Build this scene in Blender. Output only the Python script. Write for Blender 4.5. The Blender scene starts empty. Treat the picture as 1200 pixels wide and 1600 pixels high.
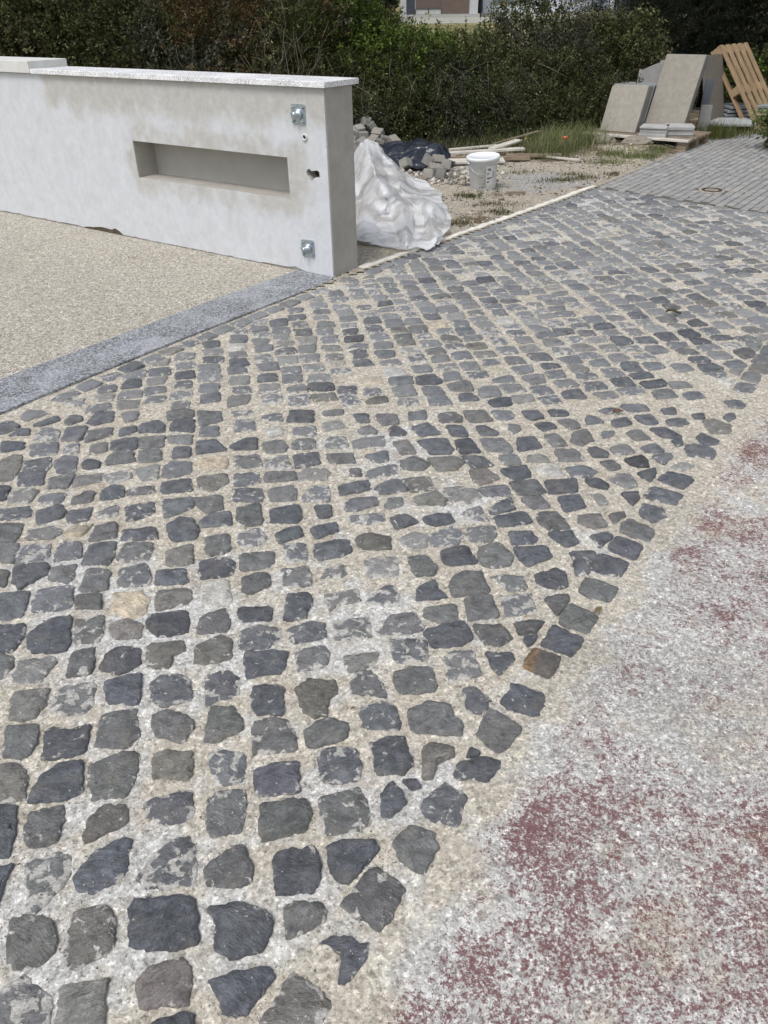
import bpy, bmesh, math, random
import numpy as np
from mathutils import Vector, Matrix

# ---------------------------------------------------------------- camera, sky, sun, exposure
SC = bpy.context.scene
COL = SC.collection
def make_camera():
    p, r = math.radians(33.472), math.radians(-1.02)
    right = Vector((1, 0, 0)); fwd = Vector((0, math.cos(p), -math.sin(p))); down = Vector((0, -math.sin(p), -math.cos(p)))
    c, s = math.cos(r), math.sin(r)
    rx = right * c - down * s
    dn = right * s + down * c
    up, back = -dn, -fwd
    m = Matrix(((rx.x, up.x, back.x, 0), (rx.y, up.y, back.y, 0), (rx.z, up.z, back.z, 1.45), (0, 0, 0, 1)))
    cd = bpy.data.cameras.new('camera'); cam = bpy.data.objects.new('camera', cd); COL.objects.link(cam)
    cam.matrix_world = m
    cd.sensor_fit = 'VERTICAL'; cd.sensor_height = 24.0; cd.lens = 24.0 * 1202 / 1600
    cd.clip_start = 0.05; cd.clip_end = 2000
    SC.camera = cam
make_camera()

SUN_ELEV, SUN_AZ = 58.0, 215.0          # azimuth clockwise from +Y (the view direction)
w = bpy.data.worlds.new('World'); SC.world = w; w.use_nodes = True
nt = w.node_tree; nt.nodes.clear()
out = nt.nodes.new('ShaderNodeOutputWorld'); bg = nt.nodes.new('ShaderNodeBackground')
sky = nt.nodes.new('ShaderNodeTexSky'); sky.sky_type = 'NISHITA'; sky.sun_disc = False
sky.sun_elevation = math.radians(SUN_ELEV); sky.sun_rotation = math.radians(SUN_AZ)
sky.air_density = 1.0; sky.dust_density = 3.0; sky.ozone_density = 1.0
hsv = nt.nodes.new('ShaderNodeHueSaturation'); hsv.inputs['Saturation'].default_value = 0.36   # cloud cover greys the blue
nt.links.new(sky.outputs[0], hsv.inputs['Color']); nt.links.new(hsv.outputs[0], bg.inputs[0])
bg.inputs[1].default_value = 0.13
nt.links.new(bg.outputs[0], out.inputs[0])
sd = bpy.data.lights.new('sun', 'SUN'); so = bpy.data.objects.new('sun', sd); COL.objects.link(so)
sd.energy = 1.5; sd.angle = math.radians(22); sd.color = (1.0, 0.98, 0.955)
az, el = math.radians(SUN_AZ), math.radians(SUN_ELEV)
sdir = Vector((math.sin(az) * math.cos(el), math.cos(az) * math.cos(el), math.sin(el)))
so.rotation_euler = sdir.to_track_quat('Z', 'Y').to_euler(); so.location = sdir * 40
SC.view_settings.view_transform = 'Standard'; SC.view_settings.look = 'None'
SC.view_settings.gamma = 1.0; SC.view_settings.use_curve_mapping = False
SC.view_settings.exposure = 0.24

RNG = np.random.default_rng(11)
random.seed(5)

# ---------------------------------------------------------------- numeric noise
def vnoise(x, y, seed=0):
    xi = np.floor(x).astype(np.int64); yi = np.floor(y).astype(np.int64)
    fx = x - xi; fy = y - yi
    def hsh(a, b):
        n = (a * 374761393 + b * 668265263 + seed * 974634777) & 0x7fffffff
        n = ((n ^ (n >> 13)) * 1274126177) & 0x7fffffff
        return ((n ^ (n >> 16)) & 0xffff) / 65535.0
    sx = fx * fx * (3 - 2 * fx); sy = fy * fy * (3 - 2 * fy)
    a = hsh(xi, yi); b = hsh(xi + 1, yi); c = hsh(xi, yi + 1); d = hsh(xi + 1, yi + 1)
    return (a + (b - a) * sx) * (1 - sy) + (c + (d - c) * sx) * sy
def fbm(x, y, octv=4, seed=0):
    s = 0; a = 0.5; f = 1.0
    for o in range(octv):
        s = s + a * (vnoise(x * f, y * f, seed + o * 17) - 0.5) * 2; a *= 0.5; f *= 2.03
    return s

# ---------------------------------------------------------------- object helpers
def prop(o, label=None, cat=None, group=None, kind=None):
    if label: o['label'] = label
    if cat: o['category'] = cat
    if group: o['group'] = group
    if kind: o['kind'] = kind
    return o
def link(name, me, mat=None, parent=None):
    o = bpy.data.objects.new(name, me); COL.objects.link(o)
    if mat is not None: me.materials.append(mat)
    if parent is not None: o.parent = parent
    return o
def empty(name, loc=(0, 0, 0), rz=0.0):
    o = bpy.data.objects.new(name, None); COL.objects.link(o); o.location = loc; o.rotation_euler = (0, 0, rz)
    o.empty_display_size = 0.1
    return o
def mesh(V, F, smooth=False, name='m', attrs=None):
    me = bpy.data.meshes.new(name)
    if isinstance(F, np.ndarray):
        n, k = F.shape
        me.vertices.add(len(V)); me.vertices.foreach_set('co', np.asarray(V, np.float32).ravel())
        me.loops.add(n * k); me.loops.foreach_set('vertex_index', F.astype(np.int32).ravel())
        me.polygons.add(n); me.polygons.foreach_set('loop_start', np.arange(0, n * k, k, dtype=np.int32))
        me.update(calc_edges=True)
    else:
        me.from_pydata([tuple(map(float, v)) for v in V], [], F)
    if attrs:
        for nm, arr in attrs.items():
            arr = np.asarray(arr, np.float32)
            if arr.ndim == 1:
                a = me.attributes.new(nm, 'FLOAT', 'POINT'); a.data.foreach_set('value', arr)
            else:
                if arr.shape[1] == 3: arr = np.hstack([arr, np.ones((len(arr), 1), np.float32)])
                a = me.attributes.new(nm, 'FLOAT_COLOR', 'POINT'); a.data.foreach_set('color', arr.ravel())
    if smooth: me.polygons.foreach_set('use_smooth', [True] * len(me.polygons))
    me.update()
    return me
class MB:
    "collects shapes into one mesh"
    def __init__(s): s.V = []; s.F = []
    def add(s, V, F):
        b = len(s.V); s.V += [tuple(v) for v in V]; s.F += [tuple(i + b for i in f) for f in F]; return s
    def box(s, x0, x1, y0, y1, z0, z1, M=None, bev=0.0):
        if bev > 0:
            V = []; q = bev
            for z, i in ((z0, q), (z0 + q, 0), (z1 - q, 0), (z1, q)):
                for (a, b) in ((x0, y0), (x1, y0), (x1, y1), (x0, y1)):
                    cx, cy = (x0 + x1) / 2, (y0 + y1) / 2
                    V.append(Vector((a + (i if a < cx else -i), b + (i if b < cy else -i), z)))
            F = [(3, 2, 1, 0), (12, 13, 14, 15)]
            for r in range(3):
                for k in range(4):
                    a, b = r * 4 + k, r * 4 + (k + 1) % 4; F.append((a, b, b + 4, a + 4))
        else:
            V = [Vector(v) for v in ((x0, y0, z0), (x1, y0, z0), (x1, y1, z0), (x0, y1, z0), (x0, y0, z1), (x1, y0, z1), (x1, y1, z1), (x0, y1, z1))]
            F = [(3, 2, 1, 0), (4, 5, 6, 7), (0, 1, 5, 4), (1, 2, 6, 5), (2, 3, 7, 6), (3, 0, 4, 7)]
        if M is not None: V = [M @ v for v in V]
        return s.add(V, F)
    def lathe(s, prof, n=24, M=None, closed=False):
        V = []; F = []
        for r, z in prof:
            for k in range(n):
                a = 2 * math.pi * k / n; V.append(Vector((r * math.cos(a), r * math.sin(a), z)))
        for i in range(len(prof) - 1):
            for k in range(n):
                F.append((i * n + k, i * n + (k + 1) % n, (i + 1) * n + (k + 1) % n, (i + 1) * n + k))
        if closed: F.append(tuple(range(n))[::-1]); F.append(tuple((len(prof) - 1) * n + k for k in range(n)))
        if M is not None: V = [M @ v for v in V]
        return s.add(V, F)
    def tube(s, pts, rad, n=5):
        pts = [Vector(p) for p in pts]; V = []; F = []
        if not hasattr(rad, '__len__'): rad = [rad] * len(pts)
        for i, p in enumerate(pts):
            d = (pts[min(i + 1, len(pts) - 1)] - pts[max(i - 1, 0)]).normalized()
            a = d.cross(Vector((0.3, 0.2, 1)) if abs(d.z) < .9 else Vector((1, 0, 0))).normalized(); b = d.cross(a)
            for k in range(n):
                t = 2 * math.pi * k / n; V.append(p + (a * math.cos(t) + b * math.sin(t)) * rad[i])
        for i in range(len(pts) - 1):
            for k in range(n): F.append((i * n + k, i * n + (k + 1) % n, (i + 1) * n + (k + 1) % n, (i + 1) * n + k))
        F.append(tuple(range(n))[::-1]); F.append(tuple((len(pts) - 1) * n + k for k in range(n)))
        return s.add(V, F)
    def build(s, name, mat, parent=None, smooth=False):
        return link(name, mesh(s.V, s.F, smooth, name), mat, parent)

# ---------------------------------------------------------------- material helpers
class NB:
    def __init__(s, name):
        s.m = bpy.data.materials.new(name); s.m.use_nodes = True; s.t = s.m.node_tree; s.t.nodes.clear()
        s.out = s.n('ShaderNodeOutputMaterial'); s.co = s.n('ShaderNodeTexCoord').outputs['Object']
    def n(s, t, **kw):
        x = s.t.nodes.new(t)
        for k, v in kw.items(): setattr(x, k, v)
        return x
    def l(s, a, b): s.t.links.new(a, b)
    def setv(s, sock, v):
        if hasattr(v, 'is_output') or isinstance(v, bpy.types.NodeSocket): s.l(v, sock)
        else:
            if isinstance(v, tuple) and len(v) == 3 and sock.type == 'RGBA': v = v + (1,)
            sock.default_value = v
    def noise(s, sc, det=4, rough=.55, dist=0.0, co=None, col=False):
        x = s.n('ShaderNodeTexNoise'); s.l(co or s.co, x.inputs['Vector'])
        x.inputs['Scale'].default_value = sc; x.inputs['Detail'].default_value = det
        x.inputs['Roughness'].default_value = rough; x.inputs['Distortion'].default_value = dist
        return x.outputs['Color' if col else 'Fac']
    def voro(s, sc, feat='F1', outp='Color', co=None, rnd=1.0):
        x = s.n('ShaderNodeTexVoronoi', feature=feat); s.l(co or s.co, x.inputs['Vector'])
        x.inputs['Scale'].default_value = sc; x.inputs['Randomness'].default_value = rnd
        return x.outputs[outp]
    def ramp(s, f, stops, interp='LINEAR'):
        x = s.n('ShaderNodeValToRGB'); s.l(f, x.inputs[0]); r = x.color_ramp; r.interpolation = interp
        while len(r.elements) > 1: r.elements.remove(r.elements[-1])
        for i, (p, c) in enumerate(stops):
            e = r.elements[0] if i == 0 else r.elements.new(p)
            e.position = p; e.color = (c, c, c, 1) if not isinstance(c, tuple) else c + (1,)
        return x.outputs[0]
    def math(s, op, a, b=0.5, clamp=False):
        x = s.n('ShaderNodeMath', operation=op, use_clamp=clamp); s.setv(x.inputs[0], a); s.setv(x.inputs[1], b); return x.outputs[0]
    def mad(s, a, b, c):
        x = s.n('ShaderNodeMath', operation='MULTIPLY_ADD'); s.setv(x.inputs[0], a); s.setv(x.inputs[1], b); s.setv(x.inputs[2], c); return x.outputs[0]
    def step(s, v, lo, hi):
        x = s.n('ShaderNodeMapRange'); x.interpolation_type = 'SMOOTHSTEP'; s.setv(x.inputs[0], v)
        x.inputs[1].default_value = lo; x.inputs[2].default_value = hi; return x.outputs[0]
    def mix(s, f, a, b, mode='MIX'):
        x = s.n('ShaderNodeMix', data_type='RGBA', blend_type=mode); s.setv(x.inputs[0], f); s.setv(x.inputs[6], a); s.setv(x.inputs[7], b); return x.outputs[2]
    def attr(s, nm, outp='Color'):
        x = s.n('ShaderNodeAttribute', attribute_name=nm); return x.outputs[outp]
    def sep(s, c):
        x = s.n('ShaderNodeSeparateXYZ'); s.l(c, x.inputs[0]); return x.outputs
    def mapping(s, scale=(1, 1, 1), rot=(0, 0, 0), co=None):
        x = s.n('ShaderNodeMapping'); s.l(co or s.co, x.inputs[0]); x.inputs['Scale'].default_value = scale; x.inputs['Rotation'].default_value = rot; return x.outputs[0]
    def bump(s, h, dist=.002, st=1.0, nrm=None):
        x = s.n('ShaderNodeBump'); s.l(h, x.inputs['Height']); x.inputs['Distance'].default_value = dist; x.inputs['Strength'].default_value = st
        if nrm is not None: s.l(nrm, x.inputs['Normal'])
        return x.outputs[0]
    def pbr(s, col, rough=.7, nrm=None, spec=.5, metal=0.0, finish=True):
        x = s.n('ShaderNodeBsdfPrincipled'); s.setv(x.inputs['Base Color'], col); s.setv(x.inputs['Roughness'], rough)
        x.inputs['Specular IOR Level'].default_value = spec; x.inputs['Metallic'].default_value = metal
        if nrm is not None: s.l(nrm, x.inputs['Normal'])
        if finish: s.l(x.outputs[0], s.out.inputs[0])
        return x.outputs[0]

def mat_dusty():
    b = NB('dusty_mortar_and_concrete')
    a = b.attr('mix'); r, g, bl = b.sep(a)
    n1 = b.noise(9, 5); n2 = b.noise(60, 6, .65); n3 = b.noise(240, 3, .7)
    sand = b.ramp(n2, [(.3, (.37, .335, .275)), (.52, (.56, .515, .435)), (.72, (.71, .67, .59))])
    white = b.ramp(n2, [(.3, (.38, .375, .355)), (.5, (.59, .583, .56)), (.7, (.74, .735, .715))])
    col = b.mix(b.step(b.mad(b.math('SUBTRACT', n1, .5), 1.6, g), .3, .75), sand, white)
    # single grains of sand and grit
    v = b.voro(200); vr, vg, vb = b.sep(v)
    col = b.mix(.65, col, b.ramp(vr, [(0, .35), (.10, .72), (.5, .98), (.85, 1.18), (1, 1.6)]), 'MULTIPLY')
    v2 = b.voro(95); wr, wg, wb = b.sep(v2)
    col = b.mix(.55, col, b.ramp(wg, [(0, .35), (.07, .82), (.6, 1.0), (.93, 1.22), (1, 1.5)]), 'MULTIPLY')
    col = b.mix(.6, col, b.ramp(b.noise(75, 5, .8), [(.36, .62), (.5, 1.0), (.66, 1.25)]), 'MULTIPLY')
    # warm brown damp streaks in the joints
    n4 = b.noise(6, 5); col = b.mix(b.math('MULTIPLY', b.step(n4, .52, .72), .38), col, (.42, .345, .27))
    # worn red paint left between the dust
    n5 = b.noise(125, 4, .85); n6 = b.noise(24, 5, .7)
    red_m = b.mad(b.math('SUBTRACT', n6, .5), 1.0, b.mad(b.math('SUBTRACT', n5, .5), 2.7, r))
    rc = b.ramp(b.noise(300, 3, .8), [(.3, (.075, .028, .031)), (.5, (.165, .070, .074)), (.7, (.31, .17, .17))])
    asph = b.ramp(n3, [(.3, (.15, .145, .14)), (.6, (.34, .33, .315))])
    col = b.mix(b.math('MULTIPLY', b.step(b.mad(b.math('SUBTRACT', b.noise(105, 5, .85), .5), 2.8, bl), .5, .66), .9), col, asph)
    col = b.mix(b.math('MULTIPLY', b.step(red_m, .53, .69), .92), col, rc)
    h = b.math('ADD', b.math('MULTIPLY', n2, .6), b.math('ADD', b.math('MULTIPLY', n3, .6), b.math('MULTIPLY', vr, .5)))
    b.pbr(col, .88, b.bump(h, .0035, 1.0), .3)
    return b.m
def mat_stone():
    b = NB('slate_cobble')
    t = b.attr('tint'); e = b.attr('edge', 'Fac'); sm = b.attr('smear', 'Fac')
    n1 = b.noise(28, 7, .62, .4); n2 = b.noise(130, 5, .7); n3 = b.noise(14, 3)
    vr_ = b.n('ShaderNodeVectorRotate', rotation_type='Z_AXIS'); b.l(b.co, vr_.inputs['Vector'])
    b.l(b.attr('rnd', 'Fac'), vr_.inputs['Angle'])
    st = b.noise(38, 6, .65, 1.6, b.mapping((1, 3.2, 1), (0, 0, .5), vr_.outputs[0]))
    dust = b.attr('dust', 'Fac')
    col = b.mix(1.0, t, b.ramp(n1, [(.3, .55), (.5, 1.0), (.72, 1.55)]), 'MULTIPLY')
    col = b.mix(.7, col, b.ramp(st, [(.32, .62), (.5, 1.0), (.68, 1.45)]), 'MULTIPLY')
    col = b.mix(.6, col, b.ramp(n2, [(.3, .6), (.5, 1.0), (.7, 1.55)]), 'MULTIPLY')
    col = b.mix(b.math('MULTIPLY', b.step(n3, .52, .7), .35), col, (.16, .14, .105))
    # pale film of cement dust, with the far stones' grazing sheen painted in
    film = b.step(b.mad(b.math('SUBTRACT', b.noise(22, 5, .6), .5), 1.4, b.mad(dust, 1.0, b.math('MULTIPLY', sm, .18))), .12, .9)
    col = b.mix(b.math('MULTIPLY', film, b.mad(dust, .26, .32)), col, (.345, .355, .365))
    # mortar smears and flecks
    k = b.mad(b.math('SUBTRACT', b.noise(36, 5, .55, .6), .5), 1.0, b.mad(e, .085, b.math('MULTIPLY', sm, .066)))
    k = b.mad(b.math('SUBTRACT', b.noise(160, 4, .7), .5), .22, k)
    mort = b.ramp(n2, [(.3, (.42, .405, .37)), (.7, (.72, .70, .66))])
    fl = b.voro(120); fr, fg, fb = b.sep(fl)
    fleck = b.math('MULTIPLY', b.math('GREATER_THAN', fr, .955), b.math('LESS_THAN', b.voro(120, 'F1', 'Distance'), b.mad(fg, .26, .02)))
    col = b.mix(b.math('MULTIPLY', fleck, .8), col, mort)
    kk = b.math('MULTIPLY', b.step(k, .205, .275), b.ramp(b.noise(70, 3), [(.35, .55), (.6, 1.0)]))
    col = b.mix(kk, col, mort)
    h = b.math('ADD', b.math('MULTIPLY', st, .9), b.math('ADD', b.math('MULTIPLY', n1, 2.2), b.math('MULTIPLY', n2, .45)))
    h = b.math('ADD', h, b.math('MULTIPLY', kk, .35))
    b.pbr(col, b.mix(kk, (.50, .50, .50), (.85, .85, .85)), b.bump(h, .006, 1.0), .55)
    return b.m
def mat_simple(name, c, rough=.7, var=.25, sc=12, bsc=80, bd=.001, spec=.4, metal=0):
    b = NB(name)
    c0 = tuple(x * (1 - var) for x in c); c1 = tuple(min(1, x * (1 + var)) for x in c)
    col = b.ramp(b.noise(sc, 6, .6), [(.3, c0), (.7, c1)])
    b.pbr(col, rough, b.bump(b.noise(bsc, 4, .6), bd), spec, metal)
    return b.m
def mat_granite(name, base, spec_c, k=1.0):
    b = NB(name)
    v = b.voro(170 * k); r, g, bb = b.sep(v)
    n = b.noise(85 * k, 5, .85)
    col = b.mix(b.step(n, .44, .56), base, spec_c)
    col = b.mix(.9, col, b.ramp(r, [(0, .4), (.25, .8), (.6, 1.05), (1, 1.6)]), 'MULTIPLY')
    col = b.mix(b.math('MULTIPLY', b.step(b.noise(3.5, 4), .42, .65), .35), col, tuple(min(1, x * 1.4) for x in spec_c))
    b.pbr(col, .62, b.bump(n, .0015), .4)
    return b.m
def mat_aggregate():
    b = NB('washed_aggregate')
    v = b.voro(150); r, g, bb = b.sep(v); d = b.voro(150, 'DISTANCE_TO_EDGE', 'Distance')
    col = b.ramp(r, [(0, (.11, .09, .07)), (.07, (.30, .26, .21)), (.25, (.46, .42, .355)), (.6, (.60, .56, .49)), (.9, (.74, .71, .65)), (1, (.88, .87, .84))])
    col = b.mix(b.math('MULTIPLY', b.math('LESS_THAN', d, .06), .45), col, (.22, .18, .14))
    col = b.mix(b.math('MULTIPLY', b.step(b.noise(1.6, 5), .45, .75), .30), col, (.40, .36, .31))
    v2 = b.voro(60); r2, g2, b2 = b.sep(v2)
    col = b.mix(.5, col, b.ramp(g2, [(0, .6), (.2, .9), (1, 1.12)]), 'MULTIPLY')
    v3 = b.voro(85); r3, g3, b3 = b.sep(v3)
    col = b.mix(.5, col, b.ramp(r3, [(0, .30), (.10, .70), (.3, .95), (.8, 1.1), (1, 1.45)]), 'MULTIPLY')
    col = b.mix(.5, col, b.ramp(b.noise(30, 5, .8), [(.34, .72), (.5, 1.0), (.66, 1.25)]), 'MULTIPLY')
    col = b.mix(1.0, col, (1.17, 1.17, 1.15), 'MULTIPLY')
    b.pbr(col, .75, b.bump(b.math('ADD', b.step(d, 0, .25), b.math('MULTIPLY', b.noise(40, 4), .5)), .003), .35)
    return b.m
def mat_dirt():
    b = NB('sandy_dirt')
    a = b.attr('mix'); r, g, bl = b.sep(a)
    n1 = b.noise(3.5, 6, .6); n2 = b.noise(45, 6, .7)
    sand = b.ramp(n2, [(.3, (.29, .25, .19)), (.52, (.44, .395, .32)), (.72, (.60, .56, .48))])
    brown = b.ramp(n2, [(.3, (.09, .065, .042)), (.7, (.24, .18, .12))])
    col = b.mix(b.step(b.mad(b.math('SUBTRACT', n1, .5), 1.6, r), .45, .7), sand, brown)
    grey = b.ramp(n2, [(.3, (.26, .25, .235)), (.7, (.50, .49, .47))])
    col = b.mix(b.step(b.mad(b.math('SUBTRACT', b.noise(6, 5), .5), 1.2, g), .5, .8), col, grey)
    moss = b.ramp(n2, [(.3, (.045, .055, .018)), (.7, (.15, .165, .07))])
    col = b.mix(b.step(b.mad(b.math('SUBTRACT', b.noise(14, 6, .7), .5), 1.8, bl), .55, .75), col, moss)
    v = b.voro(70); vr, vg, vb = b.sep(v)
    col = b.mix(.6, col, b.ramp(vr, [(0, .45), (.2, .9), (.8, 1.05), (1, 1.6)]), 'MULTIPLY')
    b.pbr(col, .95, b.bump(b.math('ADD', n2, b.math('MULTIPLY', vr, .6)), .012), .2)
    return b.m
def mat_leaf(name, tr=.3, rough=.5):
    b = NB(name); t = b.attr('tint')
    p = b.pbr(t, rough, None, .18, finish=False)
    x = b.n('ShaderNodeBsdfTranslucent'); b.l(t, x.inputs[0])
    mx = b.n('ShaderNodeMixShader'); mx.inputs[0].default_value = tr; b.l(p, mx.inputs[1]); b.l(x.outputs[0], mx.inputs[2]); b.l(mx.outputs[0], b.out.inputs[0])
    return b.m
def mat_wood(name, c0, c1, sc=6):
    b = NB(name)
    n = b.noise(sc, 6, .6, 1.5, b.mapping((1, 14, 14)))
    col = b.ramp(n, [(.3, c0), (.7, c1)])
    col = b.mix(.3, col, b.ramp(b.noise(9, 4), [(.3, .5), (.7, 1.3)]), 'MULTIPLY')
    b.pbr(col, .8, b.bump(n, .002), .25)
    return b.m
def mat_wall():
    b = NB('painted_render'); x, y, z = b.sep(b.co)
    n1 = b.noise(3.2, 6, .6, .3); n2 = b.noise(18, 6, .65); n3 = b.noise(1.1, 3)
    white = b.ramp(n2, [(.3, (.545, .568, .60)), (.7, (.63, .652, .682))])
    cem = b.ramp(n2, [(.3, (.39, .385, .36)), (.7, (.53, .52, .49))])
    # bare cement: a band under the coping, an aureole round the niche
    top = b.step(z, .66, 1.0)
    nx = b.math('ABSOLUTE', b.math('ADD', x, .95)); nz = b.math('ABSOLUTE', b.math('SUBTRACT', z, .56))
    niche = b.math('MULTIPLY', b.step(b.math('SUBTRACT', 1.35, nx), .2, .8), b.step(b.math('SUBTRACT', .45, nz), .02, .34))
    rng = b.math('MULTIPLY', b.step(b.math('ADD', x, 2.62), -.05, .05), 1.0)
    m = b.math('MAXIMUM', top, b.math('MULTIPLY', niche, .72))
    m = b.math('MULTIPLY', b.math('MULTIPLY', b.step(b.mad(b.math('SUBTRACT', n1, .5), 1.9, m), .30, .9), rng), .95)
    m = b.math('MAXIMUM', m, b.math('MULTIPLY', b.step(b.mad(b.math('SUBTRACT', n3, .5), 1.5, b.math('SUBTRACT', .3, z)), .35, .8), .5))
    col = b.mix(m, white, cem)
    # faint mottling and small dark scrapes near the hinges
    col = b.mix(b.math('MULTIPLY', b.step(b.noise(7, 6, .7), .42, .7), .30), col, (.44, .44, .43))
    sc = b.math('MULTIPLY', b.step(b.noise(48, 5, .75), .60, .66), b.math('MAXIMUM', b.math('MULTIPLY', b.step(b.noise(5, 2), .5, .62), .6), b.math('MULTIPLY', b.step(x, -.42, -.15), b.step(b.noise(9, 3), .46, .55))))
    col = b.mix(b.math('MULTIPLY', sc, .6), col, (.22, .21, .20))
    streak = b.noise(9, 4, .6, .2, b.mapping((3, 3, .35)))
    col = b.mix(.16, col, b.ramp(streak, [(.3, .86), (.7, 1.08)]), 'MULTIPLY')
    b.pbr(col, .8, b.bump(b.math('ADD', b.noise(110, 4), b.math('MULTIPLY', n1, .6)), .0015), .3)
    return b.m
def mat_film():
    b = NB('milky_plastic_film')
    n = b.noise(7, 5, .6)
    col = b.ramp(n, [(.3, (.80, .82, .85)), (.7, (.92, .93, .945))])
    p = b.pbr(col, .18, b.bump(b.noise(40, 4, .6, 1.0), .003), .6, finish=False)
    t = b.n('ShaderNodeBsdfTranslucent'); b.l(col, t.inputs[0])
    m1 = b.n('ShaderNodeMixShader'); m1.inputs[0].default_value = .22; b.l(p, m1.inputs[1]); b.l(t.outputs[0], m1.inputs[2])
    tr = b.n('ShaderNodeBsdfTransparent'); m2 = b.n('ShaderNodeMixShader')
    b.l(b.math('ADD', b.math('MULTIPLY', b.step(b.noise(3.2, 4), .46, .6), .42), .05), m2.inputs[0]); b.l(m1.outputs[0], m2.inputs[1]); b.l(tr.outputs[0], m2.inputs[2])
    b.l(m2.outputs[0], b.out.inputs[0])
    return b.m

M = {}
M['dusty'] = mat_dusty(); M['stone'] = mat_stone(); M['agg'] = mat_aggregate(); M['dirt'] = mat_dirt()
M['strip'] = mat_granite('dark_flamed_granite', (.09, .096, .105), (.38, .395, .42))
M['coping'] = mat_granite('pale_speckled_granite', (.34, .345, .355), (.92, .925, .94), 2.4)
M['render'] = mat_wall()
M['cement'] = mat_simple('grey_cement', (.40, .385, .35), .85, .12, 8, 120, .0012, .3)
M['cem_dark'] = mat_simple('broken_masonry', (.10, .085, .06), .95, .5, 30, 40, .01, .2)
M['dark'] = mat_simple('dark_void', (.02, .019, .018), .95, .3)
M['cap'] = mat_simple('cement_cap', (.62, .62, .60), .8, .1, 10, 100, .001)
M['zinc'] = mat_simple('galvanised_steel', (.48, .54, .58), .38, .2, 60, 90, .0003, .5, 1.0)
M['kerb'] = mat_simple('pale_concrete_kerb', (.72, .70, .63), .9, .18, 14, 90, .002, .2)
M['paver'] = None
M['slab'] = None
M['leaf'] = mat_leaf('leaf', .3); M['needle'] = mat_leaf('needle', .1, .7); M['grass'] = mat_leaf('grass_blade', .35, .6)
M['bark'] = mat_simple('grey_bark', (.16, .14, .115), .9, .4, 30, 60, .003, .2)
M['bark_dark'] = mat_simple('dark_bark', (.03, .025, .02), .95, .3, 30, 60, .003, .1)
M['bark_pale'] = mat_simple('pale_dead_wood', (.30, .28, .25), .9, .3, 30, 60, .003, .2)
M['pallet'] = mat_wood('pallet_wood', (.20, .135, .078), (.45, .325, .20))
M['pallet_dark'] = mat_wood('weathered_wood', (.16, .12, .085), (.36, .29, .21))
M['board'] = mat_wood('bleached_board', (.42, .39, .34), (.72, .69, .63))
M['film'] = mat_film()
M['black'] = mat_simple('black_plastic', (.016, .021, .032), .24, .3, 9, 25, .008, .6)
M['bucket'] = mat_simple('white_plastic', (.70, .73, .76), .4, .08, 9, 40, .001, .5)
M['lid'] = mat_simple('white_lid_plastic', (.84, .87, .90), .35, .05, 9, 40, .001, .5)
M['label'] = mat_simple('grey_label_print', (.33, .33, .31), .5, .25, 30, 40, .0002)
M['ink'] = mat_simple('black_label_print', (.05, .05, .06), .5, .2)
def mat_tinted(name, rough=.85, spec=.25, bd=.002, vein=False):
    b = NB(name); t = b.attr('tint')
    oi = b.n('ShaderNodeObjectInfo').outputs['Random']
    col = b.mix(1.0, t, b.ramp(b.noise(18, 6, .65), [(.3, .86), (.7, 1.13)]), 'MULTIPLY')
    col = b.mix(.5, col, b.ramp(b.noise(150, 3, .7), [(.3, .7), (.7, 1.35)]), 'MULTIPLY')
    if vein:
        s = b.noise(1.3, 3, .5, .3, b.mapping((5, 5, .4)))
        col = b.mix(.35, col, b.ramp(s, [(.35, .82), (.55, 1.0), (.7, 1.12)]), 'MULTIPLY')
    b.pbr(col, rough, b.bump(b.noise(90, 5, .65), bd), spec)
    return b.m
M['paver'] = mat_tinted('concrete_paver', .82, .3)
M['sett'] = mat_tinted('granite_sett', .85, .3, .004)
M['slab'] = mat_tinted('sawn_limestone', .7, .3, .0008, True)
M['grit'] = mat_tinted('loose_grit', .85, .3)

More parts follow.
